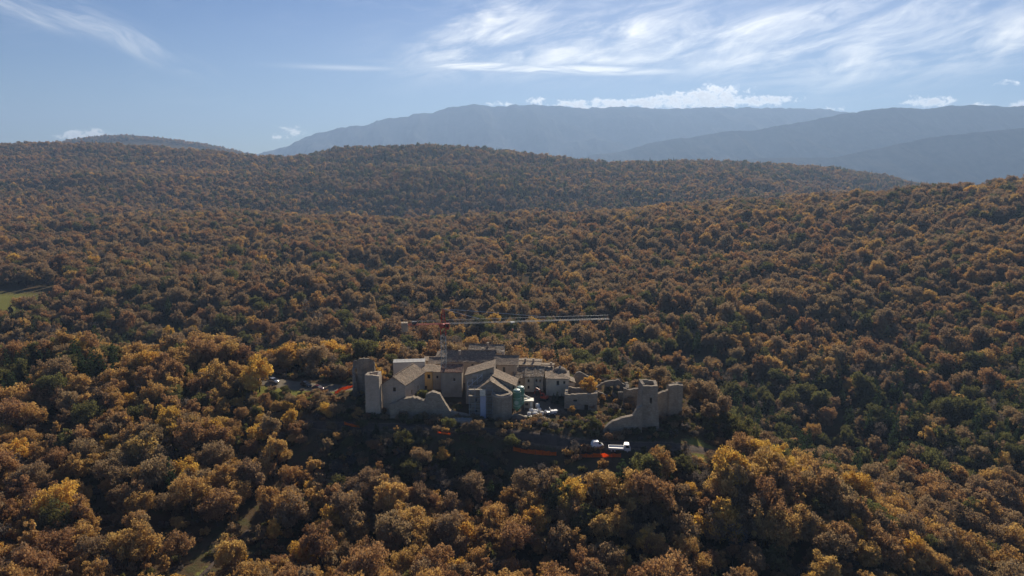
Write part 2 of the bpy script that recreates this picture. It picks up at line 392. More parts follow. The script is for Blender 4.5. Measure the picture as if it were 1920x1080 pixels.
M['paint_red'] = plain('dark_red_car_paint', (0.10, 0.012, 0.018), 0.2, spec=0.6, var=0.05)
M['paint_silver'] = plain('silver_car_paint', (0.46, 0.47, 0.48), 0.25, 0.5, 0.6, 0.05)
M['lamp'] = plain('lamp_lens', (0.75, 0.75, 0.72), 0.15)
M['lamp_red'] = plain('red_lamp_lens', (0.35, 0.02, 0.02), 0.2)
M['debris'] = plain('building_rubble', (0.38, 0.34, 0.28), 0.95, var=0.5, scale=5)
M['bark'] = plain('oak_bark', (0.075, 0.06, 0.05), 0.95, var=0.4, scale=4)

def leaf(name, c, trans, var=0.33, spread=0.055):
    """matt leaf, light also passes through; tone differs from tree to tree and leaf to leaf"""
    m, g, out = new_mat(name)
    oi = g.node('ShaderNodeObjectInfo'); at = g.node('ShaderNodeAttribute'); at.attribute_name = 'leaf_tone'
    v = g.m('ADD', g.m('MULTIPLY', g.m('SUBTRACT', oi.outputs['Random'], 0.5), 0.42), g.m('MULTIPLY', g.m('SUBTRACT', at.outputs['Fac'], 0.5), 0.8))
    hs = g.node('ShaderNodeHueSaturation'); hs.inputs['Color'].default_value = (*c, 1)
    patch = g.noise(oi.outputs['Location'], 0.02, 2)
    g.put(hs.inputs['Hue'], g.m('ADD', 0.5, g.m('ADD', g.m('MULTIPLY', v, spread * 0.5), g.m('MULTIPLY', g.m('SUBTRACT', patch, 0.5), spread))))
    g.put(hs.inputs['Value'], g.m('ADD', 1.0, g.m('MULTIPLY', v, var * 2)))
    hs.inputs['Saturation'].default_value = 0.88
    d = g.node('ShaderNodeBsdfDiffuse'); t = g.node('ShaderNodeBsdfTranslucent')
    dm = g.mix(1.0, hs.outputs[0], (0.72, 0.72, 0.72, 1), 'MULTIPLY'); g.l.new(dm, d.inputs[0])      # share reflected
    tm = g.mix(1.0, hs.outputs[0], tuple(0.74 * q for q in trans) + (1,), 'MULTIPLY'); g.l.new(tm, t.inputs[0])   # share let through
    mx = g.node('ShaderNodeAddShader')
    g.l.new(d.outputs[0], mx.inputs[0]); g.l.new(t.outputs[0], mx.inputs[1]); g.l.new(mx.outputs[0], out.inputs[0])
    return m
LEAF = {
    'russet': leaf('russet_leaves', (0.275, 0.168, 0.080), (1.0, 0.85, 0.6)),
    'brown': leaf('brown_leaves', (0.235, 0.170, 0.095), (1.0, 0.88, 0.7)),
    'ochre': leaf('ochre_leaves', (0.36, 0.230, 0.080), (1.0, 0.9, 0.6)),
    'gold': leaf('golden_leaves', (0.45, 0.285, 0.055), (1.0, 0.9, 0.5)),
    'olive': leaf('olive_green_leaves', (0.130, 0.112, 0.056), (0.9, 1.0, 0.5)),
    'grey': leaf('bare_grey_twigs', (0.155, 0.132, 0.108), (0.8, 0.75, 0.7), 0.25, 0.03),
    'pine': leaf('dark_needles', (0.052, 0.056, 0.034), (0.6, 0.9, 0.5), 0.3, 0.05),
}
COLOURS = list(LEAF)

def ground_mat():
    m, g, out = new_mat('forest_floor'); pos = geo_pos(g)
    at = g.node('ShaderNodeAttribute'); at.attribute_name = 'cover'
    sp = g.node('ShaderNodeSeparateColor'); g.l.new(at.outputs['Color'], sp.inputs[0])
    n = g.noise(pos, 0.25, 6, 0.65); n2 = g.noise(pos, 1.7, 5, 0.6)
    litter = g.mix(n, (0.060, 0.043, 0.027, 1), (0.150, 0.104, 0.058, 1))
    scrub = g.mix(n2, (0.05, 0.05, 0.024, 1), (0.125, 0.105, 0.05, 1))
    col = g.mix(g.smooth(n, 0.48, 0.6), litter, scrub)
    grass = g.mix(n2, (0.13, 0.13, 0.036, 1), (0.27, 0.255, 0.07, 1))
    earth = g.mix(n2, (0.11, 0.075, 0.05, 1), (0.23, 0.17, 0.115, 1))
    jit = g.m('MULTIPLY', g.m('SUBTRACT', n2, 0.5), 0.9)
    col = g.mix(g.smooth(g.m('ADD', sp.outputs[0], jit), 0.35, 0.65), col, grass)
    col = g.mix(g.smooth(g.m('ADD', sp.outputs[1], jit), 0.35, 0.65), col, earth)
    principled(g, out, col, 1.0, 0, 0.0, g.m('ADD', n2, n), 0.25, 0.8); return m
M['ground'] = ground_mat()
M['gravel'] = plaster('gravel_track', (0.19, 0.155, 0.105), (0.12, 0.10, 0.065), 0.6)

# ================================================================== THE SETTING
def axis(lo, hi, c0, c1, step, grow):
    a = list(np.arange(c0, c1 + step / 2, step)); s = step; v = a[-1]
    while v < hi: s *= grow; v += s; a.append(v)
    s = step; v = a[0]; b = []
    while v > lo: s *= grow; v -= s; b.append(v)
    return np.array(b[::-1] + a)
FIELD = (-328, 404, 54, 48)                      # meadow at the far left: cx, cy, rx, ry
LANE = [(-62, 118), (-61, 134), (-59, 152), (-55, 172)]
TRACK = [(-66, 186), (-52, 181), (-38, 177.5), (-20, 175.5), (0, 172.5), (14, 170), (25, 167.2), (34, 166), (44, 167.5), (54, 171), (61, 178)]
DRIVE = [(-96, 221), (-84, 217), (-73, 212), (-62, 209), (-54, 206.5), (-47, 206)]
def seg_dist(x, y, pts):
    d = np.full(np.shape(x), 1e9)
    for (ax, ay), (bx, by) in zip(pts, pts[1:]):
        vx, vy = bx - ax, by - ay; t = np.clip(((x - ax) * vx + (y - ay) * vy) / (vx * vx + vy * vy), 0, 1)
        d = np.minimum(d, np.hypot(x - ax - t * vx, y - ay - t * vy))
    return d
def ell(x, y, cx, cy, rx, ry): return np.hypot((x - cx) / rx, (y - cy) / ry)
def build_ground():
    xs = axis(-40000, 40000, -110, 110, 1.6, 1.045); ys = axis(-3000, 45000, 100, 262, 1.6, 1.045)
    X, Y = np.meshgrid(xs, ys); Z = ground(X, Y); nx, ny = len(xs), len(ys)
    V = np.c_[X.ravel(), Y.ravel(), Z.ravel()]
    i = np.arange((ny - 1) * (nx - 1)); r = i // (nx - 1); c = i % (nx - 1); a = r * nx + c
    Fc = np.c_[a, a + 1, a + nx + 1, a + nx]
    me = bpy.data.meshes.new('ground'); me.vertices.add(len(V)); me.vertices.foreach_set('co', V.ravel())
    me.loops.add(len(Fc) * 4); me.loops.foreach_set('vertex_index', Fc.ravel())
    me.polygons.add(len(Fc)); me.polygons.foreach_set('loop_start', np.arange(len(Fc)) * 4)
    me.polygons.foreach_set('use_smooth', np.ones(len(Fc), bool))
    me.update(); me.validate()
    x, y = V[:, 0], V[:, 1]
    grass = np.maximum.reduce([1.2 - ell(x, y, *FIELD) , 1.2 - ell(x, y, 52, 169, 9, 9), 1.4 - ell(x, y, -66, 206, 22, 6),
                               0.7 - ell(x, y, -62, 124, 4, 8), 1.1 - ell(x, y, -84, 286, 14, 17), 0.9 - ell(x, y, -150, 398, 30, 7)])
    earth = np.maximum(1.3 - ell(x, y, 4, 191, 18, 8), 1.3 - seg_dist(x, y, TRACK) / 2.2)
    attr = me.attributes.new('cover', 'FLOAT_COLOR', 'POINT')
    attr.data.foreach_set('color', np.c_[np.clip(grass, 0, 1), np.clip(earth, 0, 1), 0 * x, 0 * x + 1].astype(np.float32).ravel())
    me.materials.append(M['ground'])
    o = bpy.data.objects.new('ground', me); COL.objects.link(o); tag(o, 'leaf-strewn ground under the forest and hamlet', None, kind='structure')
build_ground()

def ribbon(name, pts, half, mat, label, lift=0.10):
    P = []
    for (ax, ay), (bx, by) in zip(pts, pts[1:]):
        n = max(2, int(math.hypot(bx - ax, by - ay) / 1.2))
        P += [(ax + (bx - ax) * k / n, ay + (by - ay) * k / n) for k in range(n)]
    P.append(pts[-1]); P = np.array(P)
    for _ in range(6): P[1:-1] = (P[:-2] + 2 * P[1:-1] + P[2:]) / 4
    T = np.gradient(P, axis=0); T /= np.hypot(T[:, 0], T[:, 1])[:, None]; N = np.c_[-T[:, 1], T[:, 0]]
    cols = np.linspace(-1, 1, 7); V = []; w = half * (1 + 0.25 * (vnoise(np.arange(len(P)) / 5, 0 * P[:, 0], 3) - 0.5))
    for c in cols:
        q = P + N * (w * c)[:, None]; V.append(np.c_[q, ground(q[:, 0], q[:, 1]) + lift - (0.14 if abs(c) == 1 else 0)])
    V = np.concatenate(V); n = len(P); f = []
    for c in range(6):
        for i in range(n - 1): f.append((c * n + i + 1, c * n + i, (c + 1) * n + i, (c + 1) * n + i + 1))
    o = mesh(name, V, f, mat, smooth=True); return tag(o, label, kind='structure')
M['earth_track'] = plaster('earth_track', (0.115, 0.082, 0.060), (0.05, 0.038, 0.028), 0.8)
ribbon('track', TRACK, 1.35, M['earth_track'], 'bare earth track along the foot of the castle walls')
ribbon('road', DRIVE, 4.2, M['gravel'], 'pale gravel parking strip beside the ruined left tower')
ribbon('path', [(-63, 112), (-62, 121), (-60.5, 131), (-59, 141)], 0.5, M['earth_track'], 'thin pale footpath in the shaded clearing')

# ------------------------------------------------------------------ far ranges
def mountain_mat(name, c1, c2):
    m, g, out = new_mat(name); pos = geo_pos(g)
    n = g.noise(pos, 0.0026, 8, 0.62); n2 = g.noise(pos, 0.02, 5, 0.6)
    principled(g, out, g.mix(g.smooth(g.m('ADD', g.m('MULTIPLY', n, 0.7), g.m('MULTIPLY', n2, 0.3)), 0.4, 0.62), (*c1, 1), (*c2, 1)), 1.0, 0, 0.0)
    return m
def mountain(name, label, crest, Y, front, back, mat, rough, seed, base=-180):
    """a range whose crest runs through the given skyline; spurs and gullies run down both flanks"""
    cx = np.array([c[0] for c in crest], float); cyy = np.array([c[1] for c in crest], float)
    xs_c = (cx - 960) / F * Y * 1.0; zs_c = np.array([Zat(p, Y) for p in cyy])
    x = np.linspace(xs_c[0], xs_c[-1], 900); zc = np.interp(x, xs_c, zs_c) + (fbm(x / 230, 0 * x, 6, seed, .62) - .5) * rough * .22
    t = np.r_[-np.linspace(1, 0, 46)[:-1] ** 1.25, np.linspace(0, 1, 22) ** 1.2]
    V = []
    for k in t:
        yy = Y + (k * front if k < 0 else k * back) + 0 * x
        a = abs(k); fall = (1 - a) ** 1.35 if k < 0 else (1 - a)
        rd = 1 - np.abs(2 * fbm(x / 520 + 0.35 * yy / 900, yy / 1700, 5, seed, .55) - 1)
        det = fbm(x / 150, yy / 200, 5, seed + 8) - 0.5
        h = base + (zc - base) * fall + (rd - 0.75) * rough * (4 * a * (1 - a)) ** 0.8 + det * rough * 0.10 * min(1, a * 6 + 0.22) * (1 - a)
        V.append(np.c_[x, yy, h])
    n = len(x); V = np.concatenate(V); f = [(r * n + i, r * n + i + 1, (r + 1) * n + i + 1, (r + 1) * n + i) for r in range(len(t) - 1) for i in range(n - 1)]
    o = mesh(name, V, f, mat, smooth=True); tag(o, label, kind='structure')
M['mtn'] = mountain_mat('far_range', (0.045, 0.05, 0.05), (0.10, 0.10, 0.095))
M['mtn2'] = mountain_mat('wooded_range', (0.035, 0.038, 0.03), (0.085, 0.075, 0.055))
mountain('mountain', 'high blue mountain range on the skyline under a cloud bank',
         [(-700, 330), (-200, 312), (200, 306), (420, 302), (520, 287), (560, 265), (600, 250), (640, 239), (700, 233), (714, 225), (742, 222), (770, 220), (782, 211), (815, 214), (842, 204),
          (885, 195), (905, 197), (920, 200), (960, 197), (1000, 195), (1050, 200), (1100, 203), (1160, 199), (1240, 203), (1330, 203), (1440, 201), (1500, 203),
          (1580, 209), (1700, 225), (2000, 250), (2600, 280)], 9000, 2900, 2600, M['mtn'], 420, 3)
mountain('mountain', 'long wooded mountain ridge rising to the right edge of the skyline',
         [(900, 352), (1000, 318), (1085, 297), (1150, 284), (1230, 267), (1330, 251), (1430, 238), (1500, 228), (1560, 214), (1600, 208), (1650, 203), (1720, 202), (1800, 199),
          (1920, 198), (2100, 196), (2500, 204), (3000, 240)], 6300, 1500, 1600, M['mtn2'], 240, 21)
mountain('mountain', 'low wooded foothill in front of the long right ridge',
         [(1180, 330), (1310, 304), (1400, 298), (1480, 296), (1560, 295), (1610, 283), (1680, 268), (1760, 254), (1850, 243), (1920, 237), (2100, 225), (2600, 245)],
         4900, 1000, 700, M['mtn2'], 150, 33)

# ------------------------------------------------------------------ trees
def leaf_mesh(name, C, Rr, n_per, size, seed, squash=0.85, shell=0.55, droop=0.0):
    """small leaf sprays on and in a set of clumps; C centres, Rr radii"""
    r = np.random.default_rng(seed); P = []; Nn = []; T = []
    for c, rad in zip(C, Rr):
        n = max(6, int(n_per * (rad / np.mean(Rr)) ** 2))
        d = r.normal(size=(n, 3)); d /= np.linalg.norm(d, axis=1)[:, None]
        rr = rad * (shell + (1 - shell) * r.random(n) ** 0.6) * (1 + 0.18 * r.normal(size=n))
        p = c + d * rr[:, None] * np.array([1, 1, squash]); p[:, 2] -= droop * np.hypot(p[:, 0], p[:, 1])
        P.append(p); nn = d * 0.8 + r.normal(size=(n, 3)) * 0.75; Nn.append(nn)
        T.append(np.clip(0.5 + 0.22 * r.normal() + 0.13 * r.normal(size=n), 0, 1))
    P = np.concatenate(P); N = np.concatenate(Nn); N /= np.linalg.norm(N, axis=1)[:, None]; T = np.concatenate(T); n = len(P)
    a = np.cross(N, r.normal(size=(n, 3))); a /= np.linalg.norm(a, axis=1)[:, None]; b = np.cross(N, a)
    s = size * (0.55 + 0.8 * r.random(n))[:, None]; k = (0.45 + 0.4 * r.random(n))[:, None]
    Q = np.stack([P - a * s, P - b * s * k + a * s * 0.15, P + a * s, P + b * s * k + a * s * 0.15], 1).reshape(-1, 3)
    me = bpy.data.meshes.new(name); me.vertices.add(4 * n); me.vertices.foreach_set('co', Q.ravel())
    me.loops.add(4 * n); me.loops.foreach_set('vertex_index', np.arange(4 * n)); me.polygons.add(n)
    me.polygons.foreach_set('loop_start', np.arange(n) * 4); me.update()
    at = me.attributes.new('leaf_tone', 'FLOAT', 'FACE'); at.data.foreach_set('value', T.astype(np.float32))
    me.materials.append(LEAF['brown']); return me
def trunk_mesh(name, h, r0, C, seed, lean=0.3, limbs=9):
    rr = random.Random(seed); b = MB(); pts = [Vector((0, 0, -0.6))]
    for k in range(1, 5):
        t = k / 4; pts.append(Vector((lean * rr.uniform(-1, 1) * t, lean * rr.uniform(-1, 1) * t, h * t)))
    for k in range(4): b.bar(pts[k], pts[k + 1], r0 * (1 - k * 0.21), 7, r0 * (1 - (k + 1) * 0.21))
    C = [Vector(c) for c in C]; rr.shuffle(C)
    for c in C[:limbs]:
        t = rr.uniform(0.35, 0.95) * 4; k = min(3, int(t)); p = pts[k].lerp(pts[k + 1], t - k)
        if c.z < p.z: p = pts[1].lerp(pts[2], rr.random())
        mid = p.lerp(c, 0.55) + Vector((rr.uniform(-.2, .2), rr.uniform(-.2, .2), 0.25))
        b.bar(p, mid, r0 * 0.38, 5, r0 * 0.24); b.bar(mid, c, r0 * 0.24, 4, r0 * 0.08)
    return mesh_data(name, b.v, b.f, M['bark'])
PROTO = []           # (kind, crown mesh, trunk mesh, height, width)
def broadleaf(seed, h, w, lobes, spread, n_per, size, slim=False):
    r = np.random.default_rng(seed); C = []; Rr = []
    # a few big lobes make the uneven outline, each carrying many clumps
    L = []
    for k in range(lobes):
        t = 2 * math.pi * (k + r.uniform(-.3, .3)) / lobes; q = w * 0.5 * spread * r.uniform(0.35, 0.72)
        L.append((np.array([q * math.cos(t), q * math.sin(t), h * r.uniform(0.42, 0.70)]), w * r.uniform(0.22, 0.33)))
    L.append((np.array([r.uniform(-.4, .4), r.uniform(-.4, .4), h * 0.76]), w * (0.22 if slim else 0.30)))
    L.append((np.array([0, 0, h * 0.52]), w * 0.30))
    for c, rad in L:
        for _ in range(9 if not slim else 7):
            d = r.normal(size=3); d /= np.linalg.norm(d); d[2] = d[2] * 0.8 + 0.18
            C.append(c + d * rad * r.uniform(0.55, 1.08)); Rr.append(rad * r.uniform(0.30, 0.52))
    C = np.array(C); C[:, 2] = np.clip(C[:, 2], h * 0.2, h * 0.97)
    PROTO.append(('slim' if slim else 'oak', leaf_mesh('crown', C, np.array(Rr), n_per, size, seed + 50), trunk_mesh('trunk', h * 0.72, 0.026 * h, C, seed), h, w))
for k, a in enumerate([(1, 8.6, 7.2, 6, 1.0), (2, 9.6, 6.6, 5, 0.95), (3, 7.6, 7.6, 7, 1.05), (4, 10.4, 7.8, 7, 1.0), (5, 8.2, 5.8, 5, 0.9), (6, 9.2, 8.4, 8, 1.1)]):
    broadleaf(a[0], a[1], a[2], a[3], a[4], 64, 0.225)
broadleaf(7, 8.2, 3.2, 4, 0.8, 34, 0.22, True)
broadleaf(8, 9.6, 3.6, 5, 0.75, 34, 0.22, True)
def pine(seed, h, w):
    r = np.random.default_rng(seed); C = []; Rr = []
    for t in np.linspace(0.16, 0.97, 13):
        rad = w * 0.5 * (1 - t) ** 0.8 + 0.15; n = max(1, int(7 * (1 - t) + 1.5))
        for k in range(n):
            a = 2 * math.pi * (k + r.random()) / n; q = rad * r.uniform(0.45, 0.95) if n > 1 else 0
            C.append((q * math.cos(a), q * math.sin(a), h * (t + r.uniform(-.025, .025)))); Rr.append(0.34 + 0.45 * (1 - t) * r.uniform(.6, 1.2))
    C = np.array(C); PROTO.append(('pine', leaf_mesh('crown', C, np.array(Rr), 34, 0.22, seed + 70, 0.6), trunk_mesh('trunk', h * 0.93, 0.018 * h, C, seed, 0.1, 5), h, w))
pine(11, 9.5, 4.6); pine(12, 11.0, 4.8)
def bare(seed, h, w):
    r = np.random.default_rng(seed); C = []; Rr = []
    for _ in range(34):
        d = r.normal(size=3); d /= np.linalg.norm(d); C.append((d[0] * w * .36, d[1] * w * .36, h * (0.56 + 0.30 * d[2]))); Rr.append(w * r.uniform(.09, .15))
    C = np.array(C); PROTO.append(('bare', leaf_mesh('crown', C, np.array(Rr), 22, 0.17, seed + 90, 1.1), trunk_mesh('trunk', h * 0.7, 0.02 * h, C, seed, 0.4, 22), h, w))
bare(21, 7.5, 5.2)
# low scrub
def scrub(seed, h, w):
    r = np.random.default_rng(seed); C = []; Rr = []
    for _ in range(22):
        a = r.random() * 6.28; q = w * 0.42 * math.sqrt(r.random()); C.append((q * math.cos(a), q * math.sin(a), h * r.uniform(.2, .75))); Rr.append(w * r.uniform(.12, .2))
    C = np.array(C); PROTO.append(('shrub', leaf_mesh('crown', C, np.array(Rr), 30, 0.2, seed + 95), trunk_mesh('stem', h * 0.5, 0.03 * h, C, seed, 0.2, 6), h, w))
scrub(31, 2.2, 3.0)
OAKS = [0, 1, 2, 3, 4, 5]; SLIM = [6, 7]; PINES = [8, 9]; BARE = 10; SHRUB = 11

def no_tree(x, y):
    m = ell(x, y, 1, 195, 54, 22.5) < 1
    m |= ell(x, y, *FIELD) < 0.95
    m |= seg_dist(x, y, LANE) < 2.4
    m |= seg_dist(x, y, TRACK) < 1.9
    m |= seg_dist(x, y, DRIVE) < 6.0
    m |= (ell(x, y, 51, 169, 8.5, 7) < 1) | (ell(x, y, -84, 284, 12, 15) < 1) | (ell(x, y, -65, 205, 14, 7.5) < 1) | (ell(x, y, -150, 398, 26, 5) < 1)
    m |= (ell(x, y, 25, 158.5, 15, 7.5) < 1)
    m |= (ell(x, y, 6, 165, 8.5, 4) < 1)
    return m
def jitter_grid(y0, y1, step, half_ang=0.86, pad=25):
    ys = np.arange(y0, y1, step * 0.9); out = []
    for k, y in enumerate(ys):
        w = y * half_ang + pad; xs = np.arange(-w, w, step) + (k % 2) * step / 2; out.append(np.c_[xs, 0 * xs + y])
    P = np.concatenate(out); P += rng.uniform(-.42, .42, P.shape) * step; return P
def forest_points():
    bands = [(78, 300, 3.85), (300, 520, 4.8), (520, 980, 5.8), (980, 2080, 7.8)]
    P = np.concatenate([jitter_grid(*b) for b in bands])
    far = jitter_grid(3500, 4150, 13); u = far[:, 0] / far[:, 1]; far = far[(u > -0.75) & (u < -0.33)]
    P = np.concatenate([P, far]); x, y = P[:, 0], P[:, 1]
    keep = ~no_tree(x, y)
    thin = fbm(x / 45, y / 45, 3, 31); keep &= rng.random(len(x)) > np.where(thin < 0.36, 0.72, 0.04)
    keep &= ~((np.abs(x) < 58) & (y > 150) & (y < 178) & (rng.random(len(x)) < 0.25))
    P = P[keep]; x, y = P[:, 0], P[:, 1]; z = ground(x, y); n = len(x)
    pxx = 960 + F * x / (y * math.cos(PITCH) + (CAM_H - z) * math.sin(PITCH))
    # what grows where; some mixes also carry light and shade in leaf colour
    zone = fbm(x / 90, y / 90, 3, 41); q = rng.random(n)
    pr = np.tile(np.array([.15, .51, .15, .01, .11, .06, .01]), (n, 1))       # russet brown ochre gold olive grey pine
    def mixin(w, p):
        nonlocal pr; w = np.clip(w, 0, 1)[:, None]; pr = pr * (1 - w) + np.array(p)[None] * w
    mixin((y < 260) * (pxx < 700) * 0.8, [.25, .18, .38, .13, .03, .03, .0])
    mixin((y < 175) * (pxx >= 600) * 0.8, [.24, .24, .34, .11, .02, .05, .0])
    mixin(smoothstep(200, 220, y) * (1 - smoothstep(310, 380, y)) * smoothstep(1180, 1330, pxx), [.03, .12, .03, .0, .30, .16, .36])  # conifer valley, with extra dark trees mixed in for its shade
    mixin(smoothstep(225, 250, y) * (1 - smoothstep(330, 430, y)) * (pxx < 1250) * 0.8, [.08, .32, .06, .01, .26, .17, .10])  # duller trees put the shade behind the castle into leaf colour
    mixin(smoothstep(1000, 1300, y) * smoothstep(350, 620, pxx) * 0.92, [.03, .24, .05, .0, .38, .08, .22])
    shade_band = fbm(x / 210, y / 150, 3, 77); mixin(smoothstep(.54, .62, shade_band) * (y > 300) * .75, [.16, .56, .06, .0, .10, .11, .01]); mixin((1 - smoothstep(.38, .46, shade_band)) * (y > 300) * .7, [.24, .36, .28, .02, .06, .03, .01])  # dull and warm mixes imitate broad shadow and light bands by leaf colour
    mixin(smoothstep(0.58, 0.68, zone) * (y > 250) * 0.55, [.08, .32, .10, .02, .27, .07, .14])
    mixin((ell(x, y, -152, 212, 26, 16) < 1) * 0.8, [.05, .1, .05, 0, .2, 0, .6])
    mixin(((np.abs(x - 5) < 52) & (y > 148) & (y < 180)) * 0.75, [.05, .22, .05, .01, .22, .35, .10])
    cum = np.cumsum(pr / pr.sum(1)[:, None], 1); colr = (q[:, None] > cum).sum(1).clip(0, 6)
    var = rng.choice(OAKS, n); sl = rng.random(n); var = np.where(sl < 0.2, rng.choice(SLIM, n), var)
    var = np.where(colr == 6, rng.choice(PINES, n), var); var = np.where(colr == 5, BARE, var)
    sz = np.clip(0.62 + 0.75 * fbm(x / 22, y / 22, 2, 55) + rng.normal(0, 0.23, n), 0.38, 1.5)
    near_wall = (np.abs(x) < 60) & (y > 152) & (y < 182); sz = np.where(near_wall, np.minimum(sz, 0.48 + 0.019 * np.clip(176 - y, 0, 30) + 0.10 * rng.random(n)), sz)
    park = (x > -88) & (x < -47) & (y > 176) & (y < 200); sz = np.where(park, np.minimum(sz, 0.40 + (200 - y) * 0.012 + 0.08 * rng.random(n)), sz)
    back = (np.abs(x) < 60) & (y > 205) & (y < 232); sz = np.where(back, np.minimum(sz, 0.75), sz)
    sz *= np.where(y > 980, 1.15, 1.0) * np.where(y > 3000, 1.5, 1.0) * np.where((y > 520) & (y <= 980), 1.06, 1.0)
    rz = rng.random(n) * 6.283; tz = rng.uniform(1.0, 1.32, n) * np.where(y > 300, 1.08, 1.0) * np.where(near_wall, .85, 1); sz *= np.where(y > 300, 0.82, 0.80)
    return dict(x=x, y=y, z=z - 0.1, col=colr, var=var, sz=sz, rz=rz, tz=tz, px=pxx)
FP = forest_points()
def undergrowth_points():
    P = jitter_grid(100, 262, 2.7, 0.84, 12); x, y = P[:, 0], P[:, 1]
    built = (ell(x, y, 0, 196, 43, 15) < 1) & ~((x > 23) & (x < 36) & (y > 179) & (y < 200))
    keep = ~built & (seg_dist(x, y, TRACK) > 1.35) & (seg_dist(x, y, DRIVE) > 4.6) & (ell(x, y, 51, 169, 7, 6) > 1) & (ell(x, y, 4, 185, 14, 5) > 1)
    keep &= (ell(x, y, 25, 161.6, 12, 2.2) > 1) & (ell(x, y, 6, 166.3, 8, 2.2) > 1)
    keep &= rng.random(len(x)) < np.where(seg_dist(x, y, LANE) < 5, 0.18, np.where((y < 182) & (np.abs(x) < 62) & (y > 150), 1.0, 0.66))
    x, y = x[keep], y[keep]; n = len(x)
    colr = np.array([COLOURS.index(c) for c in ('brown', 'olive', 'grey', 'russet', 'ochre')])[rng.choice(5, n, p=[.30, .34, .14, .14, .08])]
    return dict(x=x, y=y, z=ground(x, y) - .1, col=colr, var=np.full(n, SHRUB), sz=rng.uniform(.45, 1.15, n), rz=rng.random(n) * 6.283, tz=rng.uniform(.8, 1.2, n))
UP = undergrowth_points()

WORDS = {'russet': 'russet', 'brown': 'dull brown', 'ochre': 'ochre', 'gold': 'golden yellow', 'olive': 'olive green', 'grey': 'nearly bare grey', 'pine': 'dark green'}
KINDS = {'oak': ('broadleaf_tree', 'broadleaf tree'), 'slim': ('slender_tree', 'slender tree'), 'pine': ('conifer_tree', 'conifer'), 'bare': ('bare_tree', 'tree'), 'shrub': ('shrub', 'shrub')}
def plant(var, colour, loc, s, rz, label, group=None, name=None, cat='tree', tz=1.0):
    kind, cm, tm, h, w = PROTO[var]
    e = thing(name or KINDS[kind][0], label, cat, loc, group); e.rotation_euler = (0, 0, rz); e.scale = (s, s, s * tz)
    t = bpy.data.objects.new('stem' if kind == 'shrub' else 'trunk', tm); c = bpy.data.objects.new('crown', cm)
    for o in (t, c): COL.objects.link(o); o.parent = e
    c.material_slots[0].link = 'OBJECT'; c.material_slots[0].material = LEAF[colour]
    return e, c, t
def place_words(px, py):
    cols = ['at the left edge', 'left in the foreground', 'down-slope from the silver car', 'beside the shaded clearing', 'right of the shaded clearing',
            'below the pale left pier', 'below the grey skip', 'below the round bastion', 'below the building-site yard', 'below the white lorry', 'below the right-hand tower',
            'on the spur by the castle', 'on the falling right-hand spur', 'in the lower right', 'at the right edge']
    edges = [120, 260, 400, 500, 610, 720, 850, 960, 1080, 1190, 1290, 1420, 1580, 1760]
    c = cols[sum(px > e for e in edges)]
    r = 'bottom edge' if py > 1010 else 'second row' if py > 945 else 'middle slope' if py > 880 else 'upper slope' if py > 810 else 'near the terrace'
    return c, r
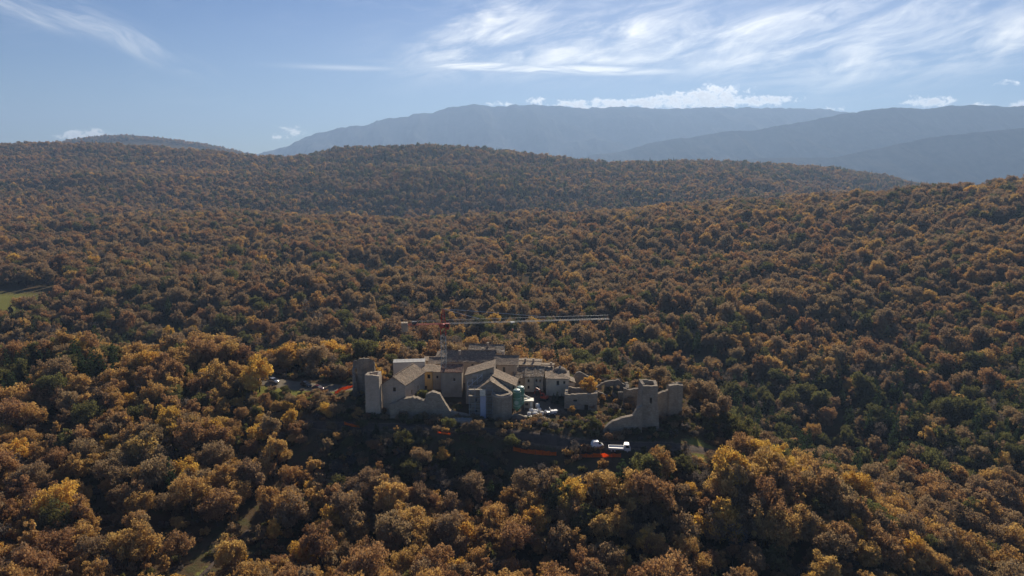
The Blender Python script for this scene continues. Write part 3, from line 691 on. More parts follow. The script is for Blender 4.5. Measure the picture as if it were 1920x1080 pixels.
def build_forest():
    p = FP; n = len(p['x'])
    H = np.array([PROTO[v][3] for v in p['var']]) * p['sz'] * p['tz']
    top = p['z'] + H; c = p['y'] * math.cos(PITCH) + (CAM_H - top) * math.sin(PITCH)
    pyt = 540 + F * ((CAM_H - top) * math.cos(PITCH) - p['y'] * math.sin(PITCH)) / c
    inview = (p['px'] > -25) & (p['px'] < 1945) & (pyt < 1070) & (p['y'] < 240)
    app = np.where(inview, H * F / c, 0)
    kinds = np.array([PROTO[v][0] for v in p['var']]); solo = np.zeros(n, bool)
    for ks, lim in ((('oak', 'slim'), 285), (('pine',), 36), (('bare',), 60)):
        idx = np.where(np.isin(kinds, ks) & (app > 0))[0]; solo[idx[np.argsort(-app[idx])][:lim]] = True
    med = np.median(H[solo]); src = {}
    made = {}
    for i in np.where(solo)[0]:
        v = int(p['var'][i]); cn = COLOURS[p['col'][i]]; k = PROTO[v][0]
        cw, rw = place_words(p['px'][i], pyt[i] + 25)
        size = 'tall ' if H[i] > med * 1.16 else 'small ' if H[i] < med * 0.84 else ''
        lab = f"{size}{WORDS[cn]} {KINDS[k][1]} {cw}, {rw}"
        e, cr, tr = plant(v, cn, (p['x'][i], p['y'][i], p['z'][i]), float(p['sz'][i]), float(p['rz'][i]), lab[0].lower() + lab[1:], 'autumn trees on the castle slope', tz=float(p['tz'][i]))
        src.setdefault(v, (cr, tr)); made.setdefault(e['label'], []).append((float(p['px'][i]), e))
    ordn = ['leftmost', 'second-from-left', 'third-from-left', 'fourth-from-left', 'fifth-from-left', 'sixth-from-left', 'seventh-from-left', 'eighth-from-left', 'ninth-from-left']
    for lab, es in made.items():
        if len(es) < 2: continue
        es.sort(key=lambda q: q[0])
        for k, (_, e) in enumerate(es): e['label'] = lab + ', ' + ('rightmost' if k == len(es) - 1 else ordn[min(k, 8)])
    for v in list(range(8)) + PINES + [BARE]:
        assert v in src, v
    # the rest of the wood, uncounted: one object for each part of the country
    rest = ~solo
    def wood(name, label, sel, p=FP, cat='forest'):
        idx = np.where(sel)[0]; me = bpy.data.meshes.new(name); me.vertices.add(len(idx))
        me.vertices.foreach_set('co', np.c_[p['x'][idx], p['y'][idx], p['z'][idx]].astype(np.float32).ravel())
        vs_ = sorted(src); combos = []
        for v in vs_:
            k = PROTO[v][0]
            for ci, cn in enumerate(COLOURS):
                if k != 'shrub' and ((k == 'pine') != (cn == 'pine') or (k == 'bare') != (cn == 'grey')): continue
                combos.append((v, ci))
        look = {c_: i for i, c_ in enumerate(combos)}
        me.attributes.new('pick', 'INT', 'POINT').data.foreach_set('value', np.array([look[(int(p['var'][i]), int(p['col'][i]))] for i in idx], np.int32))
        me.attributes.new('turn', 'FLOAT', 'POINT').data.foreach_set('value', p['rz'][idx].astype(np.float32))
        me.attributes.new('size', 'FLOAT_VECTOR', 'POINT').data.foreach_set('vector', np.c_[p['sz'][idx], p['sz'][idx], p['sz'][idx] * p['tz'][idx]].astype(np.float32).ravel())
        o = bpy.data.objects.new(name, me); COL.objects.link(o); tag(o, label, cat, kind='stuff')
        ng = bpy.data.node_groups.new(name, 'GeometryNodeTree')
        ng.interface.new_socket('Geometry', in_out='INPUT', socket_type='NodeSocketGeometry'); ng.interface.new_socket('Geometry', in_out='OUTPUT', socket_type='NodeSocketGeometry')
        N = ng.nodes; L = ng.links; gi = N.new('NodeGroupInput'); go = N.new('NodeGroupOutput')
        stack = N.new('GeometryNodeJoinGeometry'); insts = []
        for v, ci in combos:
            a = N.new('GeometryNodeObjectInfo'); a.inputs['Object'].default_value = src[v][0]; b = N.new('GeometryNodeObjectInfo'); b.inputs['Object'].default_value = src[v][1]
            sm = N.new('GeometryNodeSetMaterial'); sm.inputs['Material'].default_value = LEAF[COLOURS[ci]]; L.new(a.outputs['Geometry'], sm.inputs[0])
            j = N.new('GeometryNodeJoinGeometry'); L.new(sm.outputs[0], j.inputs[0]); L.new(b.outputs['Geometry'], j.inputs[0])
            gt = N.new('GeometryNodeGeometryToInstance'); L.new(j.outputs[0], gt.inputs[0]); insts.append(gt.outputs[0])
        for s_ in reversed(insts): L.new(s_, stack.inputs[0])      # the last link made comes first in the joined list
        iop = N.new('GeometryNodeInstanceOnPoints'); L.new(gi.outputs[0], iop.inputs['Points']); L.new(stack.outputs[0], iop.inputs['Instance'])
        iop.inputs['Pick Instance'].default_value = True
        def attr(nm, dt):
            q = N.new('GeometryNodeInputNamedAttribute'); q.data_type = dt; q.inputs['Name'].default_value = nm; return q.outputs[0]
        L.new(attr('pick', 'INT'), iop.inputs['Instance Index'])
        cx = N.new('ShaderNodeCombineXYZ'); L.new(attr('turn', 'FLOAT'), cx.inputs[2]); e2r = N.new('FunctionNodeEulerToRotation'); L.new(cx.outputs[0], e2r.inputs[0]); L.new(e2r.outputs[0], iop.inputs['Rotation'])
        L.new(attr('size', 'FLOAT_VECTOR'), iop.inputs['Scale']); L.new(iop.outputs[0], go.inputs[0])
        o.modifiers.new('trees', 'NODES').node_group = ng
        return o
    e, cr, tr = plant(SHRUB, 'olive', (Xat(1262, 172, 0), 172, gz(Xat(1262, 172, 0), 172) - .1), 1.1, .4, 'low green shrub on the grass below the high wing wall', cat='shrub')
    src[SHRUB] = (cr, tr)
    wood('undergrowth', 'low dull scrub between the trees around the castle hill', np.ones(len(UP['x']), bool), UP, 'undergrowth')
    y = p['y']; px = p['px']
    wood('forest', 'brown autumn woodland around and behind the castle hill', rest & (y <= 300))
    wood('forest', 'brown oak forest filling the valley behind the castle', rest & (y > 300) & (y <= 980) & (px <= 1250))
    wood('forest', 'brown oak forest climbing the slope to the right horizon', rest & (y > 300) & (y <= 980) & (px > 1250))
    wood('forest', 'hazy dark forest covering the rounded far hills', rest & (y > 980))
build_forest()

# ================================================================== THE CASTLE AND HAMLET
def ruin_wall(name, path, tops, zb, thick, mat, parent=None, label=None, cat=None, closed=False, batter=0.0, jag=0.25, openings=(), seed=1, step=0.55):
    pts = list(path) + ([path[0]] if closed else []); tp = list(tops) + ([tops[0]] if closed else [])
    P = []; T = []; Sd = []; s = 0
    for (a, b), (ta, tb) in zip(zip(pts, pts[1:]), zip(tp, tp[1:])):
        L = math.hypot(b[0] - a[0], b[1] - a[1]); n = max(1, int(round(L / step)))
        for k in range(n):
            t = k / n; P.append((a[0] + (b[0] - a[0]) * t, a[1] + (b[1] - a[1]) * t)); T.append(ta + (tb - ta) * t); Sd.append(s + L * t)
        s += L
    if not closed: P.append(pts[-1]); T.append(tp[-1]); Sd.append(s)
    P = np.array(P); T = np.array(T); Sd = np.array(Sd); n = len(P); rr = np.random.default_rng(seed)
    D = (np.roll(P, -1, 0) - np.roll(P, 1, 0)) if closed else np.gradient(P, axis=0)
    Sg = np.roll(P, -1, 0) - P
    if not closed: Sg[-1] = Sg[-2]
    Sg = Sg / np.hypot(Sg[:, 0], Sg[:, 1])[:, None]; n2_ = np.c_[Sg[:, 1], -Sg[:, 0]]; n1_ = np.roll(n2_, 1, 0)
    if not closed: n1_[0] = n2_[0]
    N = (n1_ + n2_) / np.maximum(0.6, 1 + (n1_ * n2_).sum(1))[:, None]
    T = T + jag * (2.2 * (vnoise(Sd / 2.4, 0 * Sd, seed) - 0.5) + rr.uniform(-.5, .5, n))
    K = max(3, int((T.max() - zb) / 0.8)); V = []
    for k in range(K + 1):
        t = k / K; z = zb + (T - zb) * t
        for side in (1, -1):
            off = thick / 2 + (batter * (1 - t) ** 1.5 if side == 1 else 0) + rr.uniform(-.05, .05, n)
            q = P + N * (side * off)[:, None] if np.ndim(off) else P
            V.append(np.c_[q, z + (rr.uniform(-.06, .06, n) if k == K else 0)])
    V = np.concatenate(V); idx = lambda i, k, sd: (2 * k + sd) * n + (i % n)
    m = n if closed else n - 1; solid = np.ones((m, K), bool)
    for i in range(m):
        sm = Sd[i] + step / 2
        for k in range(K):
            zm = zb + (T[i] - zb) * (k + .5) / K
            for (s0, s1, z0, z1) in openings:
                if s0 < sm < s1 and z0 < zm < z1: solid[i, k] = False
    f = []
    for i in range(m):
        for k in range(K):
            if not solid[i, k]: continue
            a, b = i, i + 1
            f.append((idx(a, k, 0), idx(b, k, 0), idx(b, k + 1, 0), idx(a, k + 1, 0)))
            f.append((idx(b, k, 1), idx(a, k, 1), idx(a, k + 1, 1), idx(b, k + 1, 1)))
            if k == K - 1 or not solid[i, k + 1]: f.append((idx(a, k + 1, 0), idx(b, k + 1, 0), idx(b, k + 1, 1), idx(a, k + 1, 1)))
            if k == 0 or not solid[i, k - 1]: f.append((idx(b, k, 0), idx(a, k, 0), idx(a, k, 1), idx(b, k, 1)))
            L_ = solid[i - 1, k] if (i > 0 or closed) else False; R_ = solid[(i + 1) % m, k] if (i < m - 1 or closed) else False
            if not L_: f.append((idx(a, k, 1), idx(a, k, 0), idx(a, k + 1, 0), idx(a, k + 1, 1)))
            if not R_: f.append((idx(b, k, 0), idx(b, k, 1), idx(b, k + 1, 1), idx(b, k + 1, 0)))
    loc = None if parent else (float(P[:, 0].mean()), float(P[:, 1].mean()), zb)
    o = mesh(name, V, f, mat, parent, loc)
    if label: tag(o, label, cat)
    return o

def house(name, label, C, zb, ze, roof, zr, wall_mat, roof_mat, wins=(), doors=(), over=0.3, ridge_in=0.0, chimneys=(), shutters=False, seed=3):
    """C: front-left, front-right, back-right, back-left plan corners; roof: gable_x, gable_y, hip, shed_l, shed_r, shed_b, flat
       wins: (face, s from its left end, sill z, width, height)"""
    C = [Vector((c[0], c[1], 0)) for c in C]; cen = sum(C, Vector()) / 4
    e = thing(name, label, 'house', (cen.x, cen.y, zb))
    zt = [ze] * 4                                            # wall-top height at each corner
    if roof == 'shed_l': zt = [ze, zr, zr, ze]
    if roof == 'shed_r': zt = [zr, ze, ze, zr]
    if roof == 'shed_b': zt = [ze, ze, zr, zr]
    b = MB(); holes_done = []
    for fi, face in enumerate('FRBL'):
        p0, p1 = C[fi], C[(fi + 1) % 4]; d = (p1 - p0); L = d.length; d /= L; nrm = Vector((d.y, -d.x, 0))
        z_lo = min(zt[fi], zt[(fi + 1) % 4])
        H = [(s, z, w, h, 'w') for (fc, s, z, w, h) in wins if fc == face] + [(s, z, w, h, 'd') for (fc, s, z, w, h) in doors if fc == face]
        ss = sorted({0.0, L} | {q for (s, z, w, h, _) in H for q in (s, s + w)}); zz = sorted({zb, z_lo} | {q for (s, z, w, h, _) in H for q in (z, z + h)})
        for i in range(len(ss) - 1):
            for j in range(len(zz) - 1):
                sm, zm = (ss[i] + ss[i + 1]) / 2, (zz[j] + zz[j + 1]) / 2
                if any(s < sm < s + w and z < zm < z + h for (s, z, w, h, _) in H): continue
                q = [p0 + d * ss[i], p0 + d * ss[i + 1]]
                b.add([(q[0].x, q[0].y, zz[j]), (q[1].x, q[1].y, zz[j]), (q[1].x, q[1].y, zz[j + 1]), (q[0].x, q[0].y, zz[j + 1])], [(0, 1, 2, 3)])
        for (s, z, w, h, ty) in H:                            # reveals
            a = p0 + d * s; c = p0 + d * (s + w); i_ = -nrm * 0.35
            ring = [Vector((a.x, a.y, z)), Vector((c.x, c.y, z)), Vector((c.x, c.y, z + h)), Vector((a.x, a.y, z + h))]
            b.add(ring + [r + i_ for r in ring], [(0, 1, 5, 4), (1, 2, 6, 5), (2, 3, 7, 6), (3, 0, 4, 7)])
            holes_done.append((a, d, nrm, z, w, h, ty))
        if abs(zt[fi] - zt[(fi + 1) % 4]) > 1e-3:             # sloping wall head
            hi0 = zt[fi] > zt[(fi + 1) % 4]; top = max(zt[fi], zt[(fi + 1) % 4]); q = p0 if hi0 else p1
            b.add([(p0.x, p0.y, z_lo), (p1.x, p1.y, z_lo), (q.x, q.y, top)], [(0, 1, 2)])
        gable = (roof == 'gable_x' and face in 'RL') or (roof == 'gable_y' and face in 'FB')
        if gable:
            mid = (p0 + p1) / 2; b.add([(p0.x, p0.y, ze), (p1.x, p1.y, ze), (mid.x, mid.y, zr)], [(0, 1, 2)])
    b.build('wall', wall_mat, e)
    for (a, d, nrm, z, w, h, ty) in holes_done:
        i_ = -nrm * 0.22; fr = MB(); t = 0.09
        def pt(s, zz, dep): return a + d * s + Vector((0, 0, zz)) - nrm * dep
        def slab(m_, s0, s1, z0, z1, d0, d1):
            v = [pt(s0, z0, d0), pt(s1, z0, d0), pt(s1, z1, d0), pt(s0, z1, d0), pt(s0, z0, d1), pt(s1, z0, d1), pt(s1, z1, d1), pt(s0, z1, d1)]
            m_.add(v, [(0, 1, 2, 3), (5, 4, 7, 6), (4, 0, 3, 7), (1, 5, 6, 2), (3, 2, 6, 7), (4, 5, 1, 0)])
        if ty == 'w':
            slab(fr, 0, t, z, z + h, .2, .3); slab(fr, w - t, w, z, z + h, .2, .3); slab(fr, t, w - t, z, z + t, .2, .3); slab(fr, t, w - t, z + h - t, z + h, .2, .3)
            slab(fr, w / 2 - .03, w / 2 + .03, z + t, z + h - t, .21, .29)
            wo = fr.build('window', M['wood'], e)
            pn = MB(); slab(pn, t, w - t, z + t, z + h - t, .25, .27); pn.build('pane', M['glass'], wo)
            sl = MB(); slab(sl, -.12, w + .12, z - .13, z - .01, -.1, .2); sl.build('sill', M['concrete'], wo)
        else:
            slab(fr, 0, w, z, z + h, .22, .3); fr.build('door', M['wood'], e)
    # roof planes, each a slightly uneven slab
    rb = MB(); rr = np.random.default_rng(seed)
    def plane(a, b_, c, d_, th=0.2):
        """a,b eave ends; c,d ridge ends (c above b)"""
        a, b_, c, d_ = map(Vector, (a, b_, c, d_)); nu = max(2, int((b_ - a).length / 0.8)); nv = max(2, int((d_ - a).length / 0.7)); V = []
        for k in range(nv + 1):
            l = a.lerp(d_, k / nv); r_ = b_.lerp(c, k / nv)
            for i in range(nu + 1):
                p = l.lerp(r_, i / nu); V.append(p + Vector((0, 0, th + rr.uniform(-.045, .045) - 0.10 * math.sin(math.pi * i / nu) * math.sin(math.pi * k / nv))))
        n = len(V); V += [v - Vector((0, 0, th)) for v in V]; w_ = nu + 1; f = []
        for k in range(nv):
            for i in range(nu):
                q = k * w_ + i; f.append((q, q + 1, q + w_ + 1, q + w_)); f.append((n + q, n + q + w_, n + q + w_ + 1, n + q + 1))
        for i in range(nu): f.append((i + 1, i, n + i, n + i + 1)); q = nv * w_ + i; f.append((q, q + 1, n + q + 1, n + q))
        for k in range(nv): q = k * w_; f.append((q, q + w_, n + q + w_, n + q)); q = k * w_ + nu; f.append((q + w_, q, n + q, n + q + w_))
        rb.add(V, f)
    FL, FR, BR, BL = C; at = lambda v, z: Vector((v.x, v.y, z))
    if roof.startswith('gable') or roof == 'hip':
        if roof == 'gable_y': A = [FR, BR, BL, FL]
        else: A = [FL, FR, BR, BL]
        f0, f1, b1, b0 = A; ax = (f1 - f0).normalized(); m0, m1 = (f0 + b0) / 2, (f1 + b1) / 2
        slope = (zr - ze) / max(0.1, (f0 - m0).length); drop = over * slope
        ins = ridge_in if roof == 'hip' else -over
        r0 = at(m0 + ax * ins, zr); r1 = at(m1 - ax * ins, zr)
        for (s0, s1, q0, q1) in ((f0, f1, r0, r1), (b1, b0, r1, r0)):
            o_ = (s0 - (m0 if (s0 - m0).length < (s0 - m1).length else m1)).normalized() * over
            ex = (s1 - s0).normalized() * (over if roof != 'hip' else over * 0.6)
            plane(at(s0 + o_ - ex, ze - drop), at(s1 + o_ + ex, ze - drop), q1, q0)
        if roof == 'hip':
            for (s0, s1, q) in ((b0, f0, r0), (f1, b1, r1)):
                o_ = ((s0 + s1) / 2 - cen); o_.z = 0; o_ = o_.normalized() * over; ex = (s1 - s0).normalized() * over * 0.6
                plane(at(s0 + o_ - ex, ze - drop), at(s1 + o_ + ex, ze - drop), q + (s1 - s0).normalized() * 0.05, q - (s1 - s0).normalized() * 0.05)
        rg = MB(); rg.bar(r0 + Vector((0, 0, .2)), r1 + Vector((0, 0, .2)), 0.14, 6)
    elif roof.startswith('shed'):
        if roof == 'shed_l': lo0, lo1, hi1, hi0 = BL, FL, FR, BR
        elif roof == 'shed_r': lo0, lo1, hi1, hi0 = FR, BR, BL, FL
        else: lo0, lo1, hi1, hi0 = FL, FR, BR, BL
        o_ = (lo0 - hi0).normalized() * over; ex = (lo1 - lo0).normalized() * over; sl = (zr - ze) / (lo0 - hi0).length * over
        plane(at(lo0 + o_ - ex, ze - sl), at(lo1 + o_ + ex, ze - sl), at(hi1 + ex - o_ * .3, zr + sl * .3), at(hi0 - ex - o_ * .3, zr + sl * .3)); rg = None
    else:
        v = [at(c_, ze) for c_ in C]; k = len(rb.v); rb.add([p + Vector((0, 0, .02)) for p in v] + [p - Vector((0, 0, .2)) for p in v], [(0, 1, 2, 3), (7, 6, 5, 4), (0, 4, 5, 1), (1, 5, 6, 2), (2, 6, 7, 3), (3, 7, 4, 0)]); rg = None
    ro = rb.build('roof', roof_mat, e)
    if rg: rg.build('ridge_tiles', roof_mat, ro)
    for (cx, cyy, z0, h) in chimneys:
        ch = MB(); ch.box((cx - .3, cyy - .3, z0 - .8), (cx + .3, cyy + .3, z0 + h)); ch.box((cx - .4, cyy - .4, z0 + h), (cx + .4, cyy + .4, z0 + h + .12)); ch.build('chimney', M['plaster_grey'], ro)
    return e
def rect(px0, Y0, px1, Y1, d, z=5.0, back=None):
    FL = Vector((Xat(px0, Y0, z), Y0)); FR = Vector((Xat(px1, Y1, z), Y1)); v = FR - FL
    n = Vector((-v.y, v.x)).normalized() * d if back is None else Vector(back)
    return [tuple(FL), tuple(FR), tuple(FR + n), tuple(FL + n)]
def win(px0, Y, z, px, py, w, h):
    """window on a front face that starts at px0; centre given by photo pixel"""
    zc = Zat(py, Y); return ('F', Xat(px, Y, zc) - Xat(px0, Y, z) - w / 2, zc - h / 2, w, h)
def profile(pts, Y): return [(Xat(px, Y, Zat(py, Y)), Y) for px, py in pts], [Zat(py, Y) for px, py in pts]

# ---- left end: ruined tower, pier, house, outer wall
t0 = thing('ruined_tower', 'tall ruined stone tower with an open hollow back at the left end of the castle', 'tower', (Xat(682, 200, 1), 200, 0))
cx0, cy0 = Xat(683, 201, 5), 201.5
arc = [(cx0 + 2.9 * math.cos(R(a)), cy0 + 3.0 * math.sin(R(a))) for a in range(195, 421, 15)]
ruin_wall('wall', arc, [8.5 + 4.4 * math.sin(math.pi * min(1, .18 + k / 17)) for k in range(len(arc))], -1.5, 0.9, M['stone_grey'], t0, jag=0.3, seed=4, openings=[(1.2, 2.1, 7.6, 9.6)])
ruin_wall('spur', [(cx0 - 2.7, cy0 - .9), (cx0 - 2.5, cy0 - 3.4), (cx0 - 1.7, cy0 - 4.8)], [11.2, 9.0, 5.4], -1.5, 0.8, M['stone_grey'], t0, jag=0.35, seed=6)
ruin_wall('ruined_wall', [(Xat(686, 197, 6), 197.5), (Xat(689, 192, 6), 192), (Xat(692, 187, 6), 186.8)], [8.6, 7.2, 8.4], -1.5, 1.0, M['stone_grey'], label='ruined wall joining the hollow left tower to the pale pier', cat='wall', seed=8, jag=.4)
p1 = thing('corner_tower', 'slim pale square tower of dressed stone at the front left corner', 'tower', (Xat(701, 184, 0), 184.4, -1))
c = [(Xat(690, 183, 0), 183.0), (Xat(711, 183, 0), 183.0), (Xat(711, 183, 0), 186.2), (Xat(690, 183, 0), 186.2)]
ruin_wall('wall', c, [12.4, 12.1, 12.6, 12.3], -2.0, 0.7, M['stone_pale'], p1, closed=True, jag=0.18, seed=9, batter=0.25)
cp = MB(); cp.box((c[0][0] + .3, 183.3, 10.6), (c[1][0] - .3, 186.0, 10.8)); cp.build('top_floor', M['stone'], p1)
C1 = rect(716, 185.2, 760, 184.6, 0, 6, back=(3.9, 12.6))
house('house', 'pale stone house with low tiled roof beside the pale pier tower', C1, -1.5, 8.9, 'gable_y', 11.3, M['stone_pale'], M['tile'], wins=[win(716, 185, 6, 740, 730, .8, 1.2), ('R', 4.0, 5.0, .7, 1.2), ('R', 8.3, 5.0, .7, 1.2)], doors=[('R', 6.2, 2.0, 1.1, 2.0)], seed=12)
pp, tt = profile([(731, 760), (745, 752), (758, 746), (775, 744), (797, 749), (799, 738), (811, 735), (825, 736), (832, 749), (843, 768), (852, 773), (866, 775), (882, 780)], 183.2)
ruin_wall('outer_wall', pp, tt, -3.0, 1.7, M['stone'], label='long broken outer wall with a high stump, left of the scaffolding', cat='wall', batter=0.5, jag=0.3, seed=15)

# ---- back left: white flat building, ochre house
C2 = rect(737, 205, 797, 206, 3.6, 8)
wb = house('flat_roofed_house', 'whitish flat-roofed building with roof railing behind the pale stone house', C2, 0.5, Zat(680, 205), 'flat', 0, M['plaster_white'], M['concrete'], wins=[('F', 5.5, 6.4, .9, 1.2)], seed=13)
rl = MB(); zr_ = Zat(680, 205)
for k in range(9):
    a = Vector((*C2[0], 0)).lerp(Vector((*C2[1], 0)), k / 8); rl.bar((a.x, a.y + .2, zr_), (a.x, a.y + .2, zr_ + 1.0), .03)
for h in (.55, 1.0): rl.bar((C2[0][0], C2[0][1] + .2, zr_ + h), (C2[1][0], C2[1][1] + .2, zr_ + h), .03)
rl.build('railing', M['grey_metal'], wb)
house('house', 'small ochre plastered house just left of the crane mast', rect(792, 201.5, 811, 201.5, 6, 6), 0, Zat(697, 201.5), 'shed_b', Zat(697, 201.5) + .5, M['plaster_ochre'], M['tile'], wins=[win(792, 201.5, 6, 804, 706, .9, 1.3)], doors=[('F', .5, 1.2, .9, 1.9)], seed=16)
house('house', 'low grey house between the small ochre house and crane mast', rect(811.5, 201.7, 828, 201.5, 5.5, 6), 0, Zat(698, 201.5), 'shed_b', Zat(698, 201.5) + .5, M['plaster_grey'], M['tile'], wins=[win(811.5, 201.7, 6, 820, 707, .6, .9)], seed=26)
house('house', 'upper ochre house with dark side roof behind the crane mast', rect(804, 208.5, 834, 208.5, 6, 8), 1, Zat(682, 208.5), 'gable_x', Zat(672, 211), M['plaster_ochre'], M['tile'], wins=[win(804, 208.5, 8, 818, 689, .6, .7)], seed=17)
house('house', 'low brown-roofed house between the flat building and the ochre houses', rect(794, 212, 812, 212, 5, 8), 1, Zat(677, 212), 'shed_b', Zat(671, 216), M['plaster_grey'], M['tile'], seed=18)

# ---- the tall middle block and the palace
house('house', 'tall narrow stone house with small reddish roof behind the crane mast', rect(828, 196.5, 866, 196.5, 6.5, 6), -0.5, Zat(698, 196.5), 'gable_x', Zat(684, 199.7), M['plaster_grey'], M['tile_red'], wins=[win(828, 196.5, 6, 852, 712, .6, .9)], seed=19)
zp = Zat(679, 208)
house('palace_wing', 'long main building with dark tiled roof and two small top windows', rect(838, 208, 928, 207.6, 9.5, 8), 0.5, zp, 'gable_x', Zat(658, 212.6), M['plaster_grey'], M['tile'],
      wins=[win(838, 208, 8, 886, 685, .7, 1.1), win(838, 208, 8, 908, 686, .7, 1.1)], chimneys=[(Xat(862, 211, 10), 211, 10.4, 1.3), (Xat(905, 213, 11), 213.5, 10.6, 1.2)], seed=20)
C6 = rect(926, 204.6, 969, 204.0, 9, 8)
house('palace_wing', 'right end of the main building with two tall dark windows', C6, 0.5, Zat(684, 204.6), 'gable_x', Zat(667, 209), M['plaster_grey'], M['tile'],
      wins=[win(926, 204.6, 8, 929.5, 692, .8, 1.8), win(926, 204.6, 8, 945, 693, .8, 1.8), ('R', 3.4, 6.6, .7, 1.2)], chimneys=[(Xat(943, 211, 10), 211, 10.2, 1.3)], seed=21)
house('house', 'rearmost house whose pale roof rises above the main building', rect(878, 220, 941, 219, 9, 8), 1, Zat(661, 220), 'gable_x', Zat(646, 224.3), M['plaster_cream'], M['tile_pale'], chimneys=[(Xat(915, 223, 10), 223, 10.0, 1.1)], seed=22)
house('house', 'hip-roofed house behind the left end of the main building', rect(818, 214, 850, 214, 7, 8), 1, Zat(670, 214), 'hip', Zat(659, 217), M['plaster_grey'], M['tile'], ridge_in=2.2, seed=23)

# ---- row of small houses right of the palace
def row_house(label, px0, px1, Y, dep, pe, pr, mat, wn, sd, roof='gable_x', rm='tile_pale', ch=()):
    house('row_house', label, rect(px0, Y, px1, Y - .25, dep, 5), 0, Zat(pe, Y), roof, Zat(pr, Y + dep / 2), mat, M[rm], wins=[win(px0, Y, 5, *q) for q in wn], seed=sd, over=.25, chimneys=ch)
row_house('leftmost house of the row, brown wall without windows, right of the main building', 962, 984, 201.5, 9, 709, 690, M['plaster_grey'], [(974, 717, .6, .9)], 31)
row_house('narrow cream row house with two stacked windows, second in the row', 984.5, 1001, 200.2, 9, 707, 689, M['plaster_cream'], [(991, 714, .6, 1.0), (991, 726, .6, 1.0)], 32, ch=[(Xat(995, 206, 7), 205, 6.6, 1.0)])
row_house('narrow cream row house with stacked windows, third in the row', 1001.5, 1018, 200.8, 9, 706, 688, M['plaster_cream'], [(1006, 713, .55, 1.0), (1013, 714, .55, .9), (1008, 727, .7, 1.2)], 33)
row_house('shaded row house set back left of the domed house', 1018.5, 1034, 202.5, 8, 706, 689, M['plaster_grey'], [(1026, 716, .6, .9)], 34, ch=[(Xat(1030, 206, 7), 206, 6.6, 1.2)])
house('house', 'upper row house with sunlit pale roof behind the narrow cream houses', rect(966, 212, 1012, 211, 7, 6), 1, Zat(684, 212), 'gable_x', Zat(677, 215.5), M['plaster_cream'], M['tile_pale'], chimneys=[(Xat(1000, 214, 8), 214, 7.0, 1.1), (Xat(985, 213, 8), 214.5, 7.2, .9)], seed=35)
house('house', 'far row house with chimney above the right end of the row', rect(1010, 209, 1036, 208.5, 7, 6), 1, Zat(693, 209), 'gable_x', Zat(685, 212.5), M['plaster_cream'], M['tile_pale'], chimneys=[(Xat(1033, 211, 7), 211, 6.4, 1.3)], seed=36)
dh = house('domed_house', 'cream house with low hipped roof and grey dome above the building-site yard', rect(1024, 197.5, 1067, 197.2, 8, 5), -1, Zat(710, 197.5), 'hip', Zat(700, 201), M['plaster_cream'], M['tile'], wins=[win(1024, 197.5, 5, 1046, 718, .8, 1.4), win(1024, 197.5, 5, 1058, 717, .6, .9)], ridge_in=2.5, seed=37)
dm = MB(); dx, dy, dz = Xat(1050, 203, 7), 203.4, 5.6
dm.lathe([(2.15, 0), (2.15, 1.6), (2.25, 1.65), (2.05, 2.0), (1.7, 2.45), (1.1, 2.8), (.35, 2.98)], (dx, dy, dz), 22)
dome = dm.build('dome', M['tile'], dh, smooth=False)
kn = MB(); kn.lathe([(.3, 2.9), (.34, 3.15), (.05, 3.4)], (dx, dy, dz), 10); kn.build('finial', M['concrete'], dome)
ann = MB(); ax0 = Xat(1067, 198, 5); ann.box((ax0 + .02, 198.4, 0), (ax0 + 1.7, 203, 5.2)); an = ann.build('annex', M['plaster_cream'], dh)
ar = MB(); ar.prism([(ax0 - .05, 5.9), (ax0 + 2.0, 5.1), (ax0 + 2.0, 5.25), (ax0 - .05, 6.1)], 198.1, 203.2); ar.build('annex_roof', M['tile_pale'], an)

# ---- right of the yard: stone block, ruined gable, ruins
C10 = rect(1061, 189.5, 1117, 188.3, 6.5, 3)
hb = thing('roofless_house', 'roofless grey stone house with dark doorway in front of the yellow tree', 'house', (Xat(1090, 191, 0), 192, -1))
L10 = C10[1][0] - C10[0][0]
ruin_wall('wall', C10, [Zat(739, 189.5), Zat(738, 188.3), 4.2, 5.0], -1.5, 0.8, M['stone'], hb, closed=True, jag=0.3, seed=41, openings=[(5.6, 6.7, -.2, 1.9), (2.3, 3.1, 2.2, 3.4)])
ff = MB(); ff.box((C10[0][0] + .6, 189.8, 2.9), (C10[1][0] - .5, 194.6, 3.1)); ff.build('fallen_roof', M['tile'], hb)
gp, gt = profile([(1070, 712), (1079, 699), (1086, 695.5), (1093, 699), (1104, 706), (1111, 713)], 205)
ruin_wall('ruined_gable', gp, gt, 0, 0.9, M['stone_grey'], label='ruined stone gable standing left of the yellow tree', cat='wall', jag=.15, seed=43)
gp, gt = profile([(1118, 724), (1128, 718), (1137, 714), (1150, 711.5), (1159, 711), (1166, 718), (1174, 724)], 201)
ruin_wall('ruined_wall', gp, gt, 0, 0.9, M['stone_grey'], label='high ruined wall with gaping openings behind the overgrown court', cat='wall', jag=.3, seed=44, openings=[(1.6, 2.6, 1.5, 3.6), (4.0, 5.0, 0, 3.2), (6.2, 7.1, 1.0, 3.4)])
gp, gt = profile([(1120, 732), (1131, 737), (1140, 742)], 196); ruin_wall('ruined_wall', gp, gt, -.5, 0.8, M['stone_grey'], label='low broken wall leaning off the overgrown court', cat='wall', jag=.4, seed=45)
